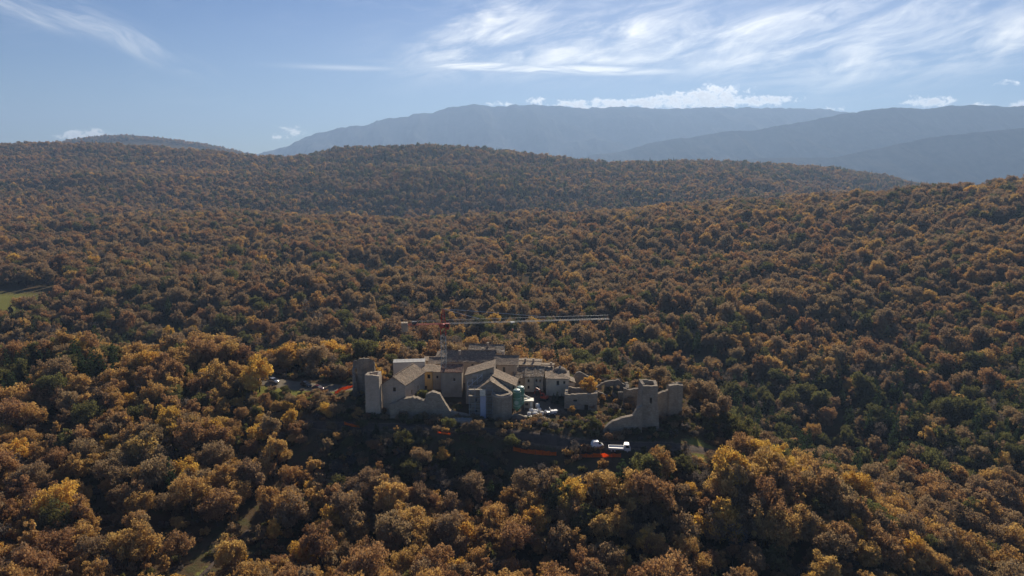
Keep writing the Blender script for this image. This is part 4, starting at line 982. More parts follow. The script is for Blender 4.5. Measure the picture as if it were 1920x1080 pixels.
for k, (px, Y, pt_, lb) in enumerate([(1163, 195, 735, 'tall free-standing masonry pillar in the overgrown court'), (1153, 197, 738, 'shorter broken masonry pillar in the overgrown court'), (1167, 188, 766, 'low stump of masonry nearest the sloping wall')]):
    x = Xat(px, Y, 3); ruin_wall('masonry_pillar', [(x - .4, Y - .4), (x + .4, Y - .4), (x + .4, Y + .4), (x - .4, Y + .4)], [Zat(pt_, Y)] * 4, -1, .5, M['stone_grey'], label=lb, cat='pillar', closed=True, jag=.2, seed=50 + k, step=.4)
gp, gt = profile([(1169, 727), (1180, 729), (1192, 728), (1206, 730)], 191)
ruin_wall('curtain_wall', gp, gt, -1, 1.0, M['stone_grey'], label='straight ruined curtain wall running into the back of the right-hand tower', cat='wall', jag=.25, seed=55)
gp, gt = [(Xat(1174, 201, 4), 201), (Xat(1178, 195, 4), 196), (Xat(1176, 191, 4), 191.6)], [4.4, 5.2, 6.0]
ruin_wall('ruined_wall', gp, gt, -1, .9, M['stone_grey'], label='cross wall between the high ruin and the curtain wall', cat='wall', jag=.4, seed=56)

# ---- right-hand tower with its two wings
tw = thing('castle_tower', 'square hollow stone tower with flared foot at the right end of the castle', 'tower', (Xat(1218, 176, 0), 176.5, -2))
x0, x1 = Xat(1204, 174.5, 6), Xat(1232, 174.5, 6)
ruin_wall('wall', [(x0 + .4, 174.9), (x1 - .4, 174.7), (x1 - .1, 178.6), (x0 + .2, 178.8)], [12.2, 12.0, 12.4, 12.5], -3.0, .8, M['stone'], tw, closed=True, batter=1.0, jag=.2, seed=61, openings=[(1.5, 2.1, 7.4, 8.7)])
fl = MB(); fl.box((x0 + .75, 175.3, 9.6), (x1 - .75, 178.3, 9.8)); fl.build('inner_floor', M['stone_grey'], tw)
gp, gt = profile([(1129, 806), (1138, 797), (1148, 789), (1165, 782.5), (1186, 778), (1191, 769), (1197, 763), (1204, 760)], 173.2)
ruin_wall('curtain_wall', gp, gt, -2.5, 1.3, M['stone'], label='curtain wall stepping down leftwards from the right-hand tower', cat='wall', batter=.5, jag=.15, seed=63)
Yw = 182.2; rw = thing('wing_wall', 'high blank stone wing wall at the far right end of the castle', 'wall', (Xat(1256, Yw, 0), Yw, -2))
gp, gt = profile([(1228, 740), (1236, 736.5), (1253.5, 730.5)], Yw); ruin_wall('low_wall', gp, gt, -3, 1.1, M['stone'], rw, jag=.2, seed=64)
gp, gt = profile([(1254, 723), (1266, 721), (1280, 720)], Yw - .2); ruin_wall('high_wall', gp, gt, -3, 1.4, M['stone'], rw, jag=.15, seed=65)
xr = gp[-1][0] - .4; ruin_wall('return_wall', [(xr, Yw + .6), (xr + .4, Yw + 6), (xr - 1, Yw + 11)], [10.0, 9.0, 6.0], -5, 1.2, M['stone'], rw, jag=.4, seed=66)

# ---- the middle front: scaffolded houses and the round bastion
house('house', 'tall grey house with sloping roof line behind the scaffolding', rect(873, 192, 926, 191.6, 7.5, 7), -1, Zat(704, 192), 'shed_l', Zat(688, 192), M['plaster_grey'], M['tile'], wins=[('F', 1.0, 5.2, .7, 1.0)], seed=71)
house('house', 'house with tiled roof falling to the right above the silos', rect(919, 189.8, 966, 189.0, 6.5, 6), -1, Zat(722, 189.8), 'shed_r', Zat(703, 189.8), M['plaster_grey'], M['tile'], wins=[win(919, 189.8, 6, 963, 726, .5, 1.1)], seed=72)
house('house', 'gabled house with rough sunlit roof behind the round bastion and scaffold', rect(882, 184.6, 957, 184.6, 5.0, 6), -3, Zat(738, 184.6), 'gable_y', Zat(715, 184.6), M['stone'], M['tile_pale'], wins=[('F', 1.2, 4.0, .7, 1.1), ('F', 1.2, 1.0, .7, 1.1)], seed=73)
bx, by, br = Xat(941, 182, 3), 183.4, 2.35
bs = thing('round_bastion', 'round stone bastion tower in the middle of the castle front', 'tower', (bx, by, -4))
ruin_wall('wall', [(bx + br * math.cos(R(a)), by + br * math.sin(R(a))) for a in range(0, 360, 18)], [Zat(739, 182)] * 20, -5, .7, M['stone'], bs, closed=True, batter=.5, jag=.12, seed=74, openings=[(10.6, 11.1, 3, 4.3)])
cb = MB(); zt_ = Zat(739, 182); cb.lathe([(br + .37, -.62), (br + .62, -.42), (br + .62, -.1), (br + .37, -.08)], (bx, by, zt_ - .15), 28, caps=False); cb.build('cornice', M['stone_pale'], bs)
tf = MB(); tf.lathe([(.01, 0), (br - .2, 0), (br - .2, -.2), (.01, -.2)], (bx, by, zt_ - .3), 20, caps=False); tf.build('top_floor', M['stone_grey'], bs)
sc = thing('scaffolding', 'steel tube scaffolding against the house left of the round bastion', 'scaffold', (Xat(902, 183, 0), 183, -1.5))
sx0, sx1 = Xat(880, 183, 2), Xat(924, 183, 2); lv = [-1.6, .4, 2.4, 4.4, 6.4, 8.2]; bays = 4
for k in range(bays + 1):
    x = sx0 + (sx1 - sx0) * k / bays
    for y in (182.3, 183.4):
        q = MB(); q.bar((x, y, -2.6), (x, y, 8.9 - .5 * (k == bays)), .045, 6); q.build('standard', M['grey_metal'], sc)
for z in lv[1:]:
    q = MB()
    for y in (182.3, 183.4):
        for dz in (0, 1.0): q.bar((sx0, y, z + dz), (sx1, y, z + dz), .035, 5)
    q.build('ledger', M['grey_metal'], sc)
    for j in range(2):
        q = MB(); y = 182.45 + j * .48; q.box((sx0 - .2, y, z + .04), (sx1 + .2, y + .44, z + .10)); q.build('plank', M['board'], sc)
for k in range(bays):
    q = MB(); xa = sx0 + (sx1 - sx0) * k / bays; xb = sx0 + (sx1 - sx0) * (k + 1) / bays
    for z0_, z1_ in zip(lv[k % 2::2], lv[k % 2 + 1::2]): q.bar((xa, 182.25, z0_), (xb, 182.25, z1_), .03, 5)
    q.build('brace', M['grey_metal'], sc)
# second lift of scaffold on the higher house
sc2 = thing('scaffolding', 'upper scaffold bay with bright tubes on the tall grey house', 'scaffold', (Xat(890, 190, 6), 190.6, 5))
sa, sb = Xat(877, 190.6, 8), Xat(904, 190.6, 8)
for k in range(4):
    x = sa + (sb - sa) * k / 3
    for y in (189.9, 191.0): q = MB(); q.bar((x, y, 4.0), (x, y, 8.2 + k * .8), .045, 6); q.build('standard', M['white_metal'], sc2)
for k, z in enumerate((5.6, 7.4, 9.0)):
    xs_ = sa + (sb - sa) * (0 if k < 2 else 1 / 3); q = MB(); q.bar((xs_, 189.9, z + 1), (sb, 189.9, z + 1), .035, 5); q.bar((xs_, 191, z + 1), (sb, 191, z + 1), .035, 5); q.build('ledger', M['white_metal'], sc2)
    q = MB(); q.box((xs_, 190.0, z), (sb, 190.9, z + .07)); q.build('plank', M['board'], sc2)
q = MB(); q.bar((sa, 189.8, 6.6), (sb, 189.8, 10.2), .07, 5); q.bar((sa, 189.8, 5.2), (sb, 189.8, 8.8), .05, 5); q.build('brace', M['white_metal'], sc2)
sh = thing('sheeting', 'tall pale strip of sheeting hanging down the scaffold', 'sheeting', (Xat(905.5, 182, 2), 182, -1.2))
def cloth(name, pxa, pxb, pya, pyb, Y, mat):
    V = []; nu, nv = 8, 16
    for s_ in (0, .03):
        for k in range(nv + 1):
            z = Zat(pya, Y) + (Zat(pyb, Y) - Zat(pya, Y)) * k / nv
            for i in range(nu + 1):
                x = Xat(pxa, Y, 3) + (Xat(pxb, Y, 3) - Xat(pxa, Y, 3)) * i / nu; V.append((x + .03 * math.sin(k * .9), Y + s_ + .05 * math.sin(i * 1.9 + k * .25) + .03 * math.sin(k * .8), z))
    f = []; n = (nu + 1) * (nv + 1); w_ = nu + 1
    for k in range(nv):
        for i in range(nu): q = k * w_ + i; f += [(q, q + 1, q + w_ + 1, q + w_), (n + q, n + q + w_, n + q + w_ + 1, n + q + 1)]
    return mesh(name, V, f, mat, sh, smooth=True)
cloth('lower_sheet', 900.3, 911, 743, 791, 182.05, M['sheet_blue']); cloth('upper_sheet_sunlit_tone', 900, 910.6, 730.5, 742.5, 182.0, M['sheet_white'])  # cream of the upper sheet paints in the sun falling on it
gp, gt = profile([(958, 779), (972, 777), (988, 781), (1003, 786)], 181.5)
ruin_wall('retaining_wall', gp, gt, -5, .8, M['stone_grey'], label='rough retaining wall under the two green silos', cat='wall', jag=.3, seed=81, batter=.2)

# ================================================================== THE BUILDING SITE
def crane():
    Yc = 199.0; X0 = Xat(832, Yc, 12); zb = gz(X0, Yc) - .3
    e = thing('tower_crane', 'red and white tower crane with a long jib reaching right over the hamlet', 'crane', (X0, Yc, zb))
    zj = Zat(608, Yc); zt = Zat(579, Yc)                       # jib foot and tower head
    def mast(name, z0, z1, w, mat, r=.075):
        b = MB(); n = max(1, int((z1 - z0) / 1.5)); cs = [(-w, -w), (w, -w), (w, w), (-w, w)]
        for a in cs: b.bar((X0 + a[0], Yc + a[1], z0), (X0 + a[0], Yc + a[1], z1), r)
        for k in range(n):
            za = z0 + (z1 - z0) * k / n; zc = z0 + (z1 - z0) * (k + 1) / n
            for i in range(4):
                p, q = cs[i], cs[(i + 1) % 4]
                if k % 2: p, q = q, p
                b.bar((X0 + p[0], Yc + p[1], za), (X0 + q[0], Yc + q[1], zc), r * .6); b.bar((X0 + p[0], Yc + p[1], zc), (X0 + q[0], Yc + q[1], zc), r * .6)
        return b.build(name, mat, e)
    mast('mast', zb + .8, zj - 3.5, .72, M['mast_grey'], .105); mast('upper_mast', zj - 3.45, zj - .9, .78, M['red_metal'], .10)
    b = MB(); b.box((X0 - 2.2, Yc - 2.2, zb - .4), (X0 + 2.2, Yc + 2.2, zb + .15)); b.build('base_frame', M['concrete'], e)
    b = MB(); b.lathe([(1.1, -.85), (1.25, -.6), (1.25, -.1), (1.0, .1)], (X0, Yc, zj), 18); b.build('slewing_ring', M['red_metal'], e)
    # tower head
    b = MB(); hw = .7
    for sx_ in (-1, 1):
        for sy in (-1, 1): b.bar((X0 + sx_ * hw, Yc + sy * hw, zj + .1), (X0 + sx_ * .18 + .1, Yc + sy * .25, zt), .09)
    for k in range(1, 5):
        t = k / 5; z = zj + .1 + (zt - zj - .1) * t; w = hw * (1 - t) + .2 * t
        for a, c_ in (((-w, -w), (w, -w)), ((w, w), (-w, w)), ((-w, -w), (-w, w)), ((w, -w), (w, w))): b.bar((X0 + a[0], Yc + a[1], z), (X0 + c_[0], Yc + c_[1], z), .05)
    b.build('tower_head', M['red_metal'], e)
    b = MB(); b.box((X0 + .75, Yc - 1.5, zj - 1.3), (X0 + 1.95, Yc - .4, zj + .5)); cab = b.build('cab', M['red_metal'], e)
    b = MB(); b.box((X0 + .85, Yc - 1.53, zj - .6), (X0 + 1.85, Yc - 1.505, zj + .35)); b.build('window', M['glass'], cab)
    # jib: direction found from where its tip stands against the hill behind
    tipz = zj + .5; d = Vector((1, .135, 0)).normalized(); Lj = 51.0; n_ = Vector((-d.y, d.x, 0))
    b = MB(); o0 = Vector((X0, Yc, zj + .15)); ns = 34; hgt = 1.15
    for s_ in (-.6, .6): b.bar(o0 + n_ * s_ + d * .6, o0 + n_ * s_ + d * Lj, .075, 4)
    b.bar(o0 + d * 1 + Vector((0, 0, hgt)), o0 + d * Lj + Vector((0, 0, hgt)), .05, 4)
    b.build('jib', M['jib_grey'], e)
    b = MB()
    for k in range(ns):
        a = .8 + (Lj - .8) * k / ns; c_ = .8 + (Lj - .8) * (k + .5) / ns; f_ = .8 + (Lj - .8) * (k + 1) / ns; up = Vector((0, 0, hgt))
        for s_ in (-.6, .6): b.bar(o0 + n_ * s_ + d * a, o0 + d * c_ + up, .02, 3); b.bar(o0 + n_ * s_ + d * f_, o0 + d * c_ + up, .02, 3)
        b.bar(o0 - n_ * .6 + d * a, o0 + n_ * .6 + d * a, .02, 3)
    b.build('jib_lattice', M['mast_grey'], e)
    hd = Vector((X0 + .1, Yc, zt))
    for L_, w in ((32.0, .06), (11.0, .075)):
        b = MB(); b.bar(hd, o0 + d * L_ + Vector((0, 0, hgt)), w, 5); b.build('tie_rod', M['white_metal'], e)
    b = MB(); cl = 11.3
    for s_ in (-.65, .65): b.bar(o0 + n_ * s_, o0 - d * cl + n_ * s_, .13, 4)
    for k in range(8): q = o0 - d * (cl * (k + .5) / 8); b.bar(q - n_ * .65, q + n_ * .65, .05)
    b.build('counter_jib', M['red_metal'], e)
    b = MB()
    for s_ in (-.65, .65): b.bar(o0 - d * 1 + n_ * s_ + Vector((0, 0, 1)), o0 - d * (cl - 1.5) + n_ * s_ + Vector((0, 0, 1)), .03); 
    b.build('handrail', M['grey_metal'], e)
    b = MB(); b.bar(hd, o0 - d * (cl - 1) + Vector((0, 0, .2)), .045, 5); b.build('tie_rod', M['red_metal'], e)
    q = o0 - d * (cl + .1); ang = math.atan2(d.y, d.x); Mx = Matrix.Translation(q) @ Matrix.Rotation(ang, 4, 'Z')
    for k in range(3): b = MB(); b.box((-.95 + k * .66, -.9, -1.9), (-.35 + k * .66, .9, .75), Mx); b.build('counterweight', M['plaster_grey'], e)
    b = MB(); b.box((2.2, -.5, .15), (3.6, .5, 1.0), Mx); b.build('hoist_winch', M['dark_metal'], e)
    tr = o0 + d * 21; b = MB(); b.box((-.6, -.75, -.35), (.6, .75, -.1), Matrix.Translation(tr) @ Matrix.Rotation(ang, 4, 'Z')); t_ = b.build('trolley', M['grey_metal'], e)
    b = MB(); b.bar(tr - Vector((0, 0, .2)), tr - Vector((0, 0, 2.3)), .02, 4); b.box(tuple(tr + Vector((-.25, -.15, -2.9))), tuple(tr + Vector((.25, .15, -2.3)))); b.build('hook_block', M['red_metal'], t_)
crane()

def silo(px, Y, pyt, pyb, r, label):
    x = Xat(px, Y, 4); zt = Zat(pyt, Y); zb = Zat(pyb, Y); g0 = gz(x, Y)
    e = thing('silo', label, 'silo', (x, Y, g0)); b = MB(); h = zt - zb
    b.lathe([(.25, -1.1), (r * .98, 0), (r, .1), (r, h - .35), (r * .97, h - .25)], (x, Y, zb), 24); body = b.build('body', M['silo_green'], e, smooth=False)
    b = MB(); b.lathe([(r * 1.0, h - .27), (r * .8, h - .05), (r * .3, h + .12), (.05, h + .16)], (x, Y, zb), 24); b.build('roof', M['silo_pale'], e)
    for t in (.12, .52, .86): b = MB(); b.lathe([(r + .01, h * t), (r + .07, h * t + .02), (r + .07, h * t + .14), (r + .01, h * t + .16)], (x, Y, zb), 24, caps=False); b.build('hoop', M['silo_pale'], e)
    for k in range(4): a = R(45 + 90 * k); b = MB(); b.bar((x + math.cos(a) * r * .85, Y + math.sin(a) * r * .85, g0 - .3), (x + math.cos(a) * r * .85, Y + math.sin(a) * r * .85, zb + .3), .09); b.build('leg', M['dark_metal'], e)
    b = MB(); cz = zb + h * .33; n = 20; cx_ = x - .1
    V = []
    for rr_ in (.62, .5):
        for dy in (-r - .10, -r + .25):
            for i in range(n): t = 2 * math.pi * i / n; V.append((cx_ + rr_ * math.cos(t), Y + dy, cz + rr_ * math.sin(t)))
    b.add(V, [(i, (i + 1) % n, 2 * n + (i + 1) % n, 2 * n + i) for i in range(n)] + [(i, n + i, n + (i + 1) % n, (i + 1) % n) for i in range(n)])
    b.add([(cx_ + .5 * math.cos(2 * math.pi * i / n), Y - r - .07, cz + .5 * math.sin(2 * math.pi * i / n)) for i in range(n)], [tuple(range(n))]); b.build('round_badge', M['silo_pale'], e)
    b = MB(); b.bar((x + r + .12, Y - .3, g0), (x + r + .12, Y - .3, zt + .4), .04); b.bar((x + r + .12, Y + .1, g0), (x + r + .12, Y + .1, zt + .4), .04)
    for k in range(int((zt - g0) / .4)): b.bar((x + r + .12, Y - .3, g0 + .4 * k), (x + r + .12, Y + .1, g0 + .4 * k), .025)
    b.build('ladder', M['grey_metal'], e)
silo(969, 185.5, 730, 764, 1.05, 'nearer green cylindrical silo with round mark beside the bastion')
silo(976, 188.6, 724.5, 756, 1.05, 'farther green silo half hidden behind the nearer one')

def bulk_bag(px, Y, s, label, mat='white_cloth', h=1.0):
    x = Xat(px, Y, 1); z = gz(x, Y) - .05; e = thing('bulk_bag', label, 'bag', (x, Y, z), 'white bags and packs in the yard'); rr = random.Random(px)
    V = []; n = 4; m_ = 16
    for k, (t, q) in enumerate([(0, .86), (.15, 1.02), (.5, 1.08), (.85, 1.0), (1.0, .8)]):
        for i in range(m_):
            a = 2 * math.pi * i / m_; rx = (abs(math.cos(a)) ** .45) * math.copysign(1, math.cos(a)); ry = (abs(math.sin(a)) ** .45) * math.copysign(1, math.sin(a))
            V.append((x + rx * s * .55 * q * rr.uniform(.95, 1.04), Y + ry * s * .5 * q * rr.uniform(.95, 1.04), z + t * h * s + rr.uniform(-.03, .03)))
    f = [(k * m_ + i, k * m_ + (i + 1) % m_, (k + 1) * m_ + (i + 1) % m_, (k + 1) * m_ + i) for k in range(4) for i in range(m_)] + [tuple(4 * m_ + i for i in range(m_))]
    mesh('sack', V, f, M[mat], e, smooth=True); b = MB()
    for i in (-1, 1):
        for j in (-1, 1): b.bar((x + i * s * .38, Y + j * s * .34, z + h * s * .9), (x + i * s * .2, Y + j * s * .2, z + h * s * 1.2), .035)
    b.build('lifting_loops', M[mat], e)
for k, (px, Y, s, lb) in enumerate([(996, 186.6, 1.15, 'white bulk bag in front of the site cabin, left one'), (1004, 185.9, 1.2, 'white bulk bag in the middle of the yard heap'), (1011, 187.2, 1.1, 'white bulk bag behind the middle of the yard heap'),
        (1016, 185.0, 1.0, 'white bulk bag at the right end of the yard heap'), (1003, 183.9, 1.2, 'white bulk bag at the front of the yard heap'), (992, 184.3, 1.05, 'white bulk bag close to the silo legs'), (1008, 190.0, 1.1, 'white bulk bag at the back beside the conveyor'), (1024, 186.2, .9, 'lone small white bag right of the yard heap')]):
    bulk_bag(px, Y, s, lb)
def cabin():
    Y = 189.4; x0, x1 = Xat(983, Y, 1), Xat(1000, Y, 1); z = gz((x0 + x1) / 2, Y) - .1
    e = thing('site_cabin', 'small site cabin with pale flat roof right of the silos', 'cabin', ((x0 + x1) / 2, Y + 1, z)); b = MB(); b.box((x0, Y, z), (x1, Y + 2.4, z + 2.2)); b.build('body', M['board'], e)
    b = MB(); b.box((x0 - .12, Y - .12, z + 2.2), (x1 + .12, Y + 2.5, z + 2.36)); b.build('roof', M['sheet_white'], e)
    b = MB(); b.box((x0 + .3, Y - .03, z + 1.0), (x0 + 1.1, Y - .005, z + 1.7)); b.build('window', M['glass'], e)
    b = MB(); b.box((x1 - .95, Y - .04, z + .1), (x1 - .25, Y - .005, z + 1.95)); b.build('door', M['grey_metal'], e)
cabin()
def pallet_stack(px, Y, label, n=4, mat='board', w=1.6, d=1.1, ang=0.2, load=None):
    x = Xat(px, Y, 1); z = gz(x, Y); e = thing('pallet_stack', label, 'pallets', (x, Y, z)); Mx = Matrix.Translation((x, Y, z)) @ Matrix.Rotation(ang, 4, 'Z')
    for k in range(n):
        b = MB()
        for j in range(5): b.box((-w / 2, -d / 2 + j * d / 5, .14 * k + .10), (w / 2, -d / 2 + j * d / 5 + d / 6.5, .14 * k + .135), Mx)
        for j in range(3): b.box((-w / 2 + j * (w - .12) / 2, -d / 2, .14 * k), (-w / 2 + j * (w - .12) / 2 + .12, d / 2, .14 * k + .10), Mx)
        b.build('pallet', M[mat], e)
    if load: b = MB(); b.box((-w * .46, -d * .45, .14 * n), (w * .46, d * .45, .14 * n + load), Mx); b.build('wrapped_load', M['white_cloth'], e)
pallet_stack(987, 182.8, 'long pale pallet stack at the front edge of the yard', 3, 'sheet_white', 3.2, 1.2, .05)
pallet_stack(1008, 183.2, 'pallet with white wrapped load amid the bags', 1, 'board', 1.3, 1.1, .4, .8)
pallet_stack(1117, 172.3, 'leaning stack of pale boards at the gap in the wall', 9, 'board', 2.4, 1.4, 1.2)
def heap(name, px, Y, r, h, n, label, cat, mat, seed):
    x = Xat(px, Y, 0); z = gz(x, Y); e = thing(name, label, cat, (x, Y, z)); rr = np.random.default_rng(seed)
    V = []; m_ = 22; f = []
    for k in range(7):
        q = r * (1 - k / 6.2)
        for i in range(m_): a = 2 * math.pi * i / m_; V.append((x + q * math.cos(a) * rr.uniform(.85, 1.15), Y + q * .7 * math.sin(a) * rr.uniform(.85, 1.15), z - .3 + (h + .3) * k / 6 * rr.uniform(.85, 1.05)))
    f = [(k * m_ + i, k * m_ + (i + 1) % m_, (k + 1) * m_ + (i + 1) % m_, (k + 1) * m_ + i) for k in range(6) for i in range(m_)]
    mesh('mound', V, f, M[mat], e); b = MB()
    for _ in range(n):
        a = rr.uniform(0, 6.28); q = r * math.sqrt(rr.random()) * .95; s = rr.uniform(.12, .32); p = Vector((x + q * math.cos(a), Y + .7 * q * math.sin(a), z + h * (1 - q / r) + .05))
        Mx = Matrix.Translation(p) @ Matrix.Rotation(rr.uniform(0, 3), 4, Vector((rr.normal(), rr.normal(), rr.normal())).normalized()); b.box((-s, -s * .7, -s * .5), (s, s * .7, s * .5), Mx)
    tag(b.build('loose_stones', M['debris'], e), kind='stuff')
heap('rubble_heap', 1012, 180.2, 3.3, 1.1, 130, 'heap of pale rubble spilling below the yard', 'rubble', 'debris', 5)
heap('rubble_heap', 862, 181.0, 1.8, .8, 60, 'small rubble heap behind the grey skip', 'rubble', 'debris', 6)
heap('earth_heap', 1128, 176.4, 2.6, 1.0, 40, 'low earth heap at the end of the sloping wall', 'earth', 'earth_track', 7)

def wheel(parent, x, y, z, r, w, ax='y'):
    n = 16; b = MB(); V = []
    for dy, q in ((-w / 2, r * .9), (-w / 2 * .7, r), (w / 2 * .7, r), (w / 2, r * .9)):
        for i in range(n): t = 2 * math.pi * i / n; V.append((x + q * math.cos(t), y + dy, z + q * math.sin(t)))
    b.add(V, [(k * n + i, k * n + (i + 1) % n, (k + 1) * n + (i + 1) % n, (k + 1) * n + i) for k in range(3) for i in range(n)] + [tuple(range(n - 1, -1, -1)), tuple(3 * n + i for i in range(n))])
    ty = b.build('wheel', M['rubber'], parent, local=True); h = MB(); s_ = 1 if y > 0 else -1
    V = [(x + q * math.cos(2 * math.pi * i / n), y + s_ * dy, z + q * math.sin(2 * math.pi * i / n)) for dy, q in ((w / 2 + .005, r * .62), (w / 2 + .03, r * .3)) for i in range(n)]
    h.add(V, [(i, (i + 1) % n, n + (i + 1) % n, n + i) for i in range(n)] + [tuple(n + i for i in range(n))]); h.build('rim', M['grey_metal'], ty, local=True)
def car(px, py, heading, paint, label, kind='car', L=4.3, H=1.48, group='cars on the gravel parking strip'):
    z0 = 0.0; Y = Yat(py, z0)
    for _ in range(4): x = Xat(px, Y, z0); z0 = gz(x, Y) + .1; Y = Yat(py, z0)
    e = thing('parked_car' if kind == 'car' else 'van', label, kind, (x, Y, z0), group, rz=R(heading)); W = .88; k = L / 4.3
    # body shell: cross-sections along the length, rounded flanks and tucked-in glasshouse
    prof = [(-2.12, .42, .62, .62), (-2.05, .30, .92, .74), (-1.55, .24, 1.00, .84), (-.7, .22, .98, .88), (.5, .22, .97, .88), (1.2, .22, .92, .86), (1.85, .26, .80, .78), (2.12, .36, .62, .64)]
    V = []; f = []
    for (X_, zl, zh, w) in prof:
        ring = [(w * .92, zl), (w, zl + .15), (w * 1.0, (zl + zh) / 2), (w * .97, zh - .08), (w * .86, zh), (0, zh + .03)]
        ring = ring + [(-a, b_) for a, b_ in ring[-2::-1]]
        V += [(X_ * k, a, b_) for a, b_ in ring]
    m_ = 11
    for i in range(len(prof) - 1):
        for j in range(m_ - 1): f.append((i * m_ + j, (i + 1) * m_ + j, (i + 1) * m_ + j + 1, i * m_ + j + 1))
        f.append((i * m_ + m_ - 1, (i + 1) * m_ + m_ - 1, (i + 1) * m_, i * m_))
    f += [tuple(range(m_)), tuple((len(prof) - 1) * m_ + j for j in range(m_ - 1, -1, -1))]
    mesh('body', V, f, M[paint], e, smooth=True, local=True)
    rear = -2.0 if kind == 'van' else -1.75
    gh = [(rear, .98, .80), (rear + .45, H - .06, .64), (-.5, H, .66), (.35, H - .03, .65), (1.15, .95, .78)]
    V = []
    for (X_, z_, w) in gh: V += [(X_ * k, w, z_), (X_ * k, -w, z_)]
    base = [(rear * k, .80, .95), (rear * k, -.80, .95), (1.15 * k, -.78, .93), (1.15 * k, .78, .93)]; nb = len(V); V += base
    f = [(2 * i, 2 * i + 1, 2 * i + 3, 2 * i + 2) for i in range(4)] + [(0, 2, 4, 6, 8, nb + 3, nb), (1, nb + 1, nb + 2, 9, 7, 5, 3)]
    mesh('cabin', V, f, M['glass'] if kind == 'car' else M[paint], e, local=True)
    rp = MB(); rp.add([(gh[1][0] * k, .62, H - .035), (gh[1][0] * k, -.62, H - .035), (gh[2][0] * k, -.64, H + .02), (gh[3][0] * k, -.63, H - .01), (gh[3][0] * k, .63, H - .01), (gh[2][0] * k, .64, H + .02)], [(0, 1, 2, 5), (5, 2, 3, 4)])
    rp.build('roof', M[paint], e, local=True)
    if kind == 'van':
        for s_ in (-1, 1): q = MB(); q.add([(.2, s_ * .70, H - .12), (.55, s_ * .70, H - .2), (1.05, s_ * .795, 1.0), (.2, s_ * .795, 1.0)], [(0, 1, 2, 3)]); q.build('side_window', M['glass'], e, local=True)
        q = MB(); q.add([(.42, .6, H - .04), (.42, -.6, H - .04), (1.17, -.72, 1.0), (1.17, .72, 1.0)], [(0, 1, 2, 3)]); q.build('windscreen', M['glass'], e, local=True)
    for sx_ in (-1.32, 1.32):
        for sy in (-.78, .78): wheel(e, sx_ * k, sy, .31, .31, .2)
    for sy in (-.55, .55):
        b = MB(); b.box((2.03 * k, sy - .17, .58), (2.11 * k, sy + .17, .70)); b.build('headlight', M['lamp'], e, local=True)
        b = MB(); b.box((-2.125 * k, sy - .15, .70), (-2.06 * k, sy + .15, .86)); b.build('tail_light', M['lamp_red'], e, local=True)
        b = MB(); b.box((.85 * k, (sy / .55) * .86, .95), (1.0 * k, (sy / .55) * 1.0, 1.06)); b.build('wing_mirror', M[paint], e, local=True)
car(513, 717, -35, 'paint_silver', 'silver car at the left end of the parking strip, partly hidden by trees')
car(574, 724.5, -38, 'paint_black', 'black car in the middle of the gravel parking strip', H=1.62, L=4.6)
car(597, 731, -24, 'paint_red', 'dark red car beside the black one', L=4.0)
car(1117, 838, 8, 'white_metal', 'small white van parked behind the orange netting left of the lorry', 'van', 3.2, 1.7, group=None)
def lorry(px, py, heading, label):
    z0 = 0.0; Y = Yat(py, z0)
    for _ in range(4): x = Xat(px, Y, z0); z0 = gz(x, Y) + .1; Y = Yat(py, z0)
    e = thing('lorry', label, 'lorry', (x, Y, z0), rz=R(heading)); e.scale = (.88, .88, .88)
    b = MB()
    for s_ in (-.4, .4): b.box((-3.0, s_ - .08, .55), (2.6, s_ + .08, .78))
    for X_ in (-2.6, -1.2, .2): b.box((X_, -.4, .6), (X_ + .1, .4, .74))
    b.build('chassis', M['dark_metal'], e, local=True)
    b = MB(); b.prism([(1.25, .6), (2.95, .6), (3.02, 1.2), (2.9, 1.45), (2.62, 2.35), (2.4, 2.45), (1.25, 2.45)], -.98, .98); cb_ = b.build('cab', M['white_metal'], e, local=True)
    b = MB(); b.add([(2.915, .85, 1.48), (2.915, -.85, 1.48), (2.655, -.8, 2.3), (2.655, .8, 2.3)], [(0, 1, 2, 3)]); b.build('windscreen', M['glass'], cb_, local=True)
    for s_ in (-1, 1):
        b = MB(); b.add([(1.6, s_ * .985, 1.5), (2.6, s_ * .985, 1.5), (2.42, s_ * .985, 2.25), (1.6, s_ * .985, 2.25)], [(0, 1, 2, 3)]); b.build('side_window', M['glass'], cb_, local=True)
        b = MB(); b.box((2.98, s_ * .7 - .18, .78), (3.05, s_ * .7 + .18, .98)); b.build('headlight', M['lamp'], cb_, local=True)
        b = MB(); b.box((2.5, s_ * 1.0, 1.5), (2.65, s_ * 1.18, 1.95)); b.build('mirror', M['dark_metal'], cb_, local=True)
    b = MB(); b.box((-3.2, -1.05, .85), (1.1, 1.05, .97)); bed = b.build('load_bed', M['white_metal'], e, local=True)
    for a, c_ in (((-3.2, -1.08, .97), (1.1, -1.03, 1.4)), ((-3.2, 1.03, .97), (1.1, 1.08, 1.4)), ((-3.25, -1.03, .97), (-3.2, 1.03, 1.4)), ((1.05, -1.03, .97), (1.1, 1.03, 2.0))): b = MB(); b.box(a, c_); b.build('side_board', M['white_metal'], bed, local=True)
    for X_, yy in ((2.1, .82), (-1.5, .82), (-2.45, .82)):
        for s_ in (-1, 1): wheel(e, X_, s_ * yy, .44, .44, .28)
lorry(1160, 846, -6, 'white flatbed lorry on the earth track below the right-hand tower')
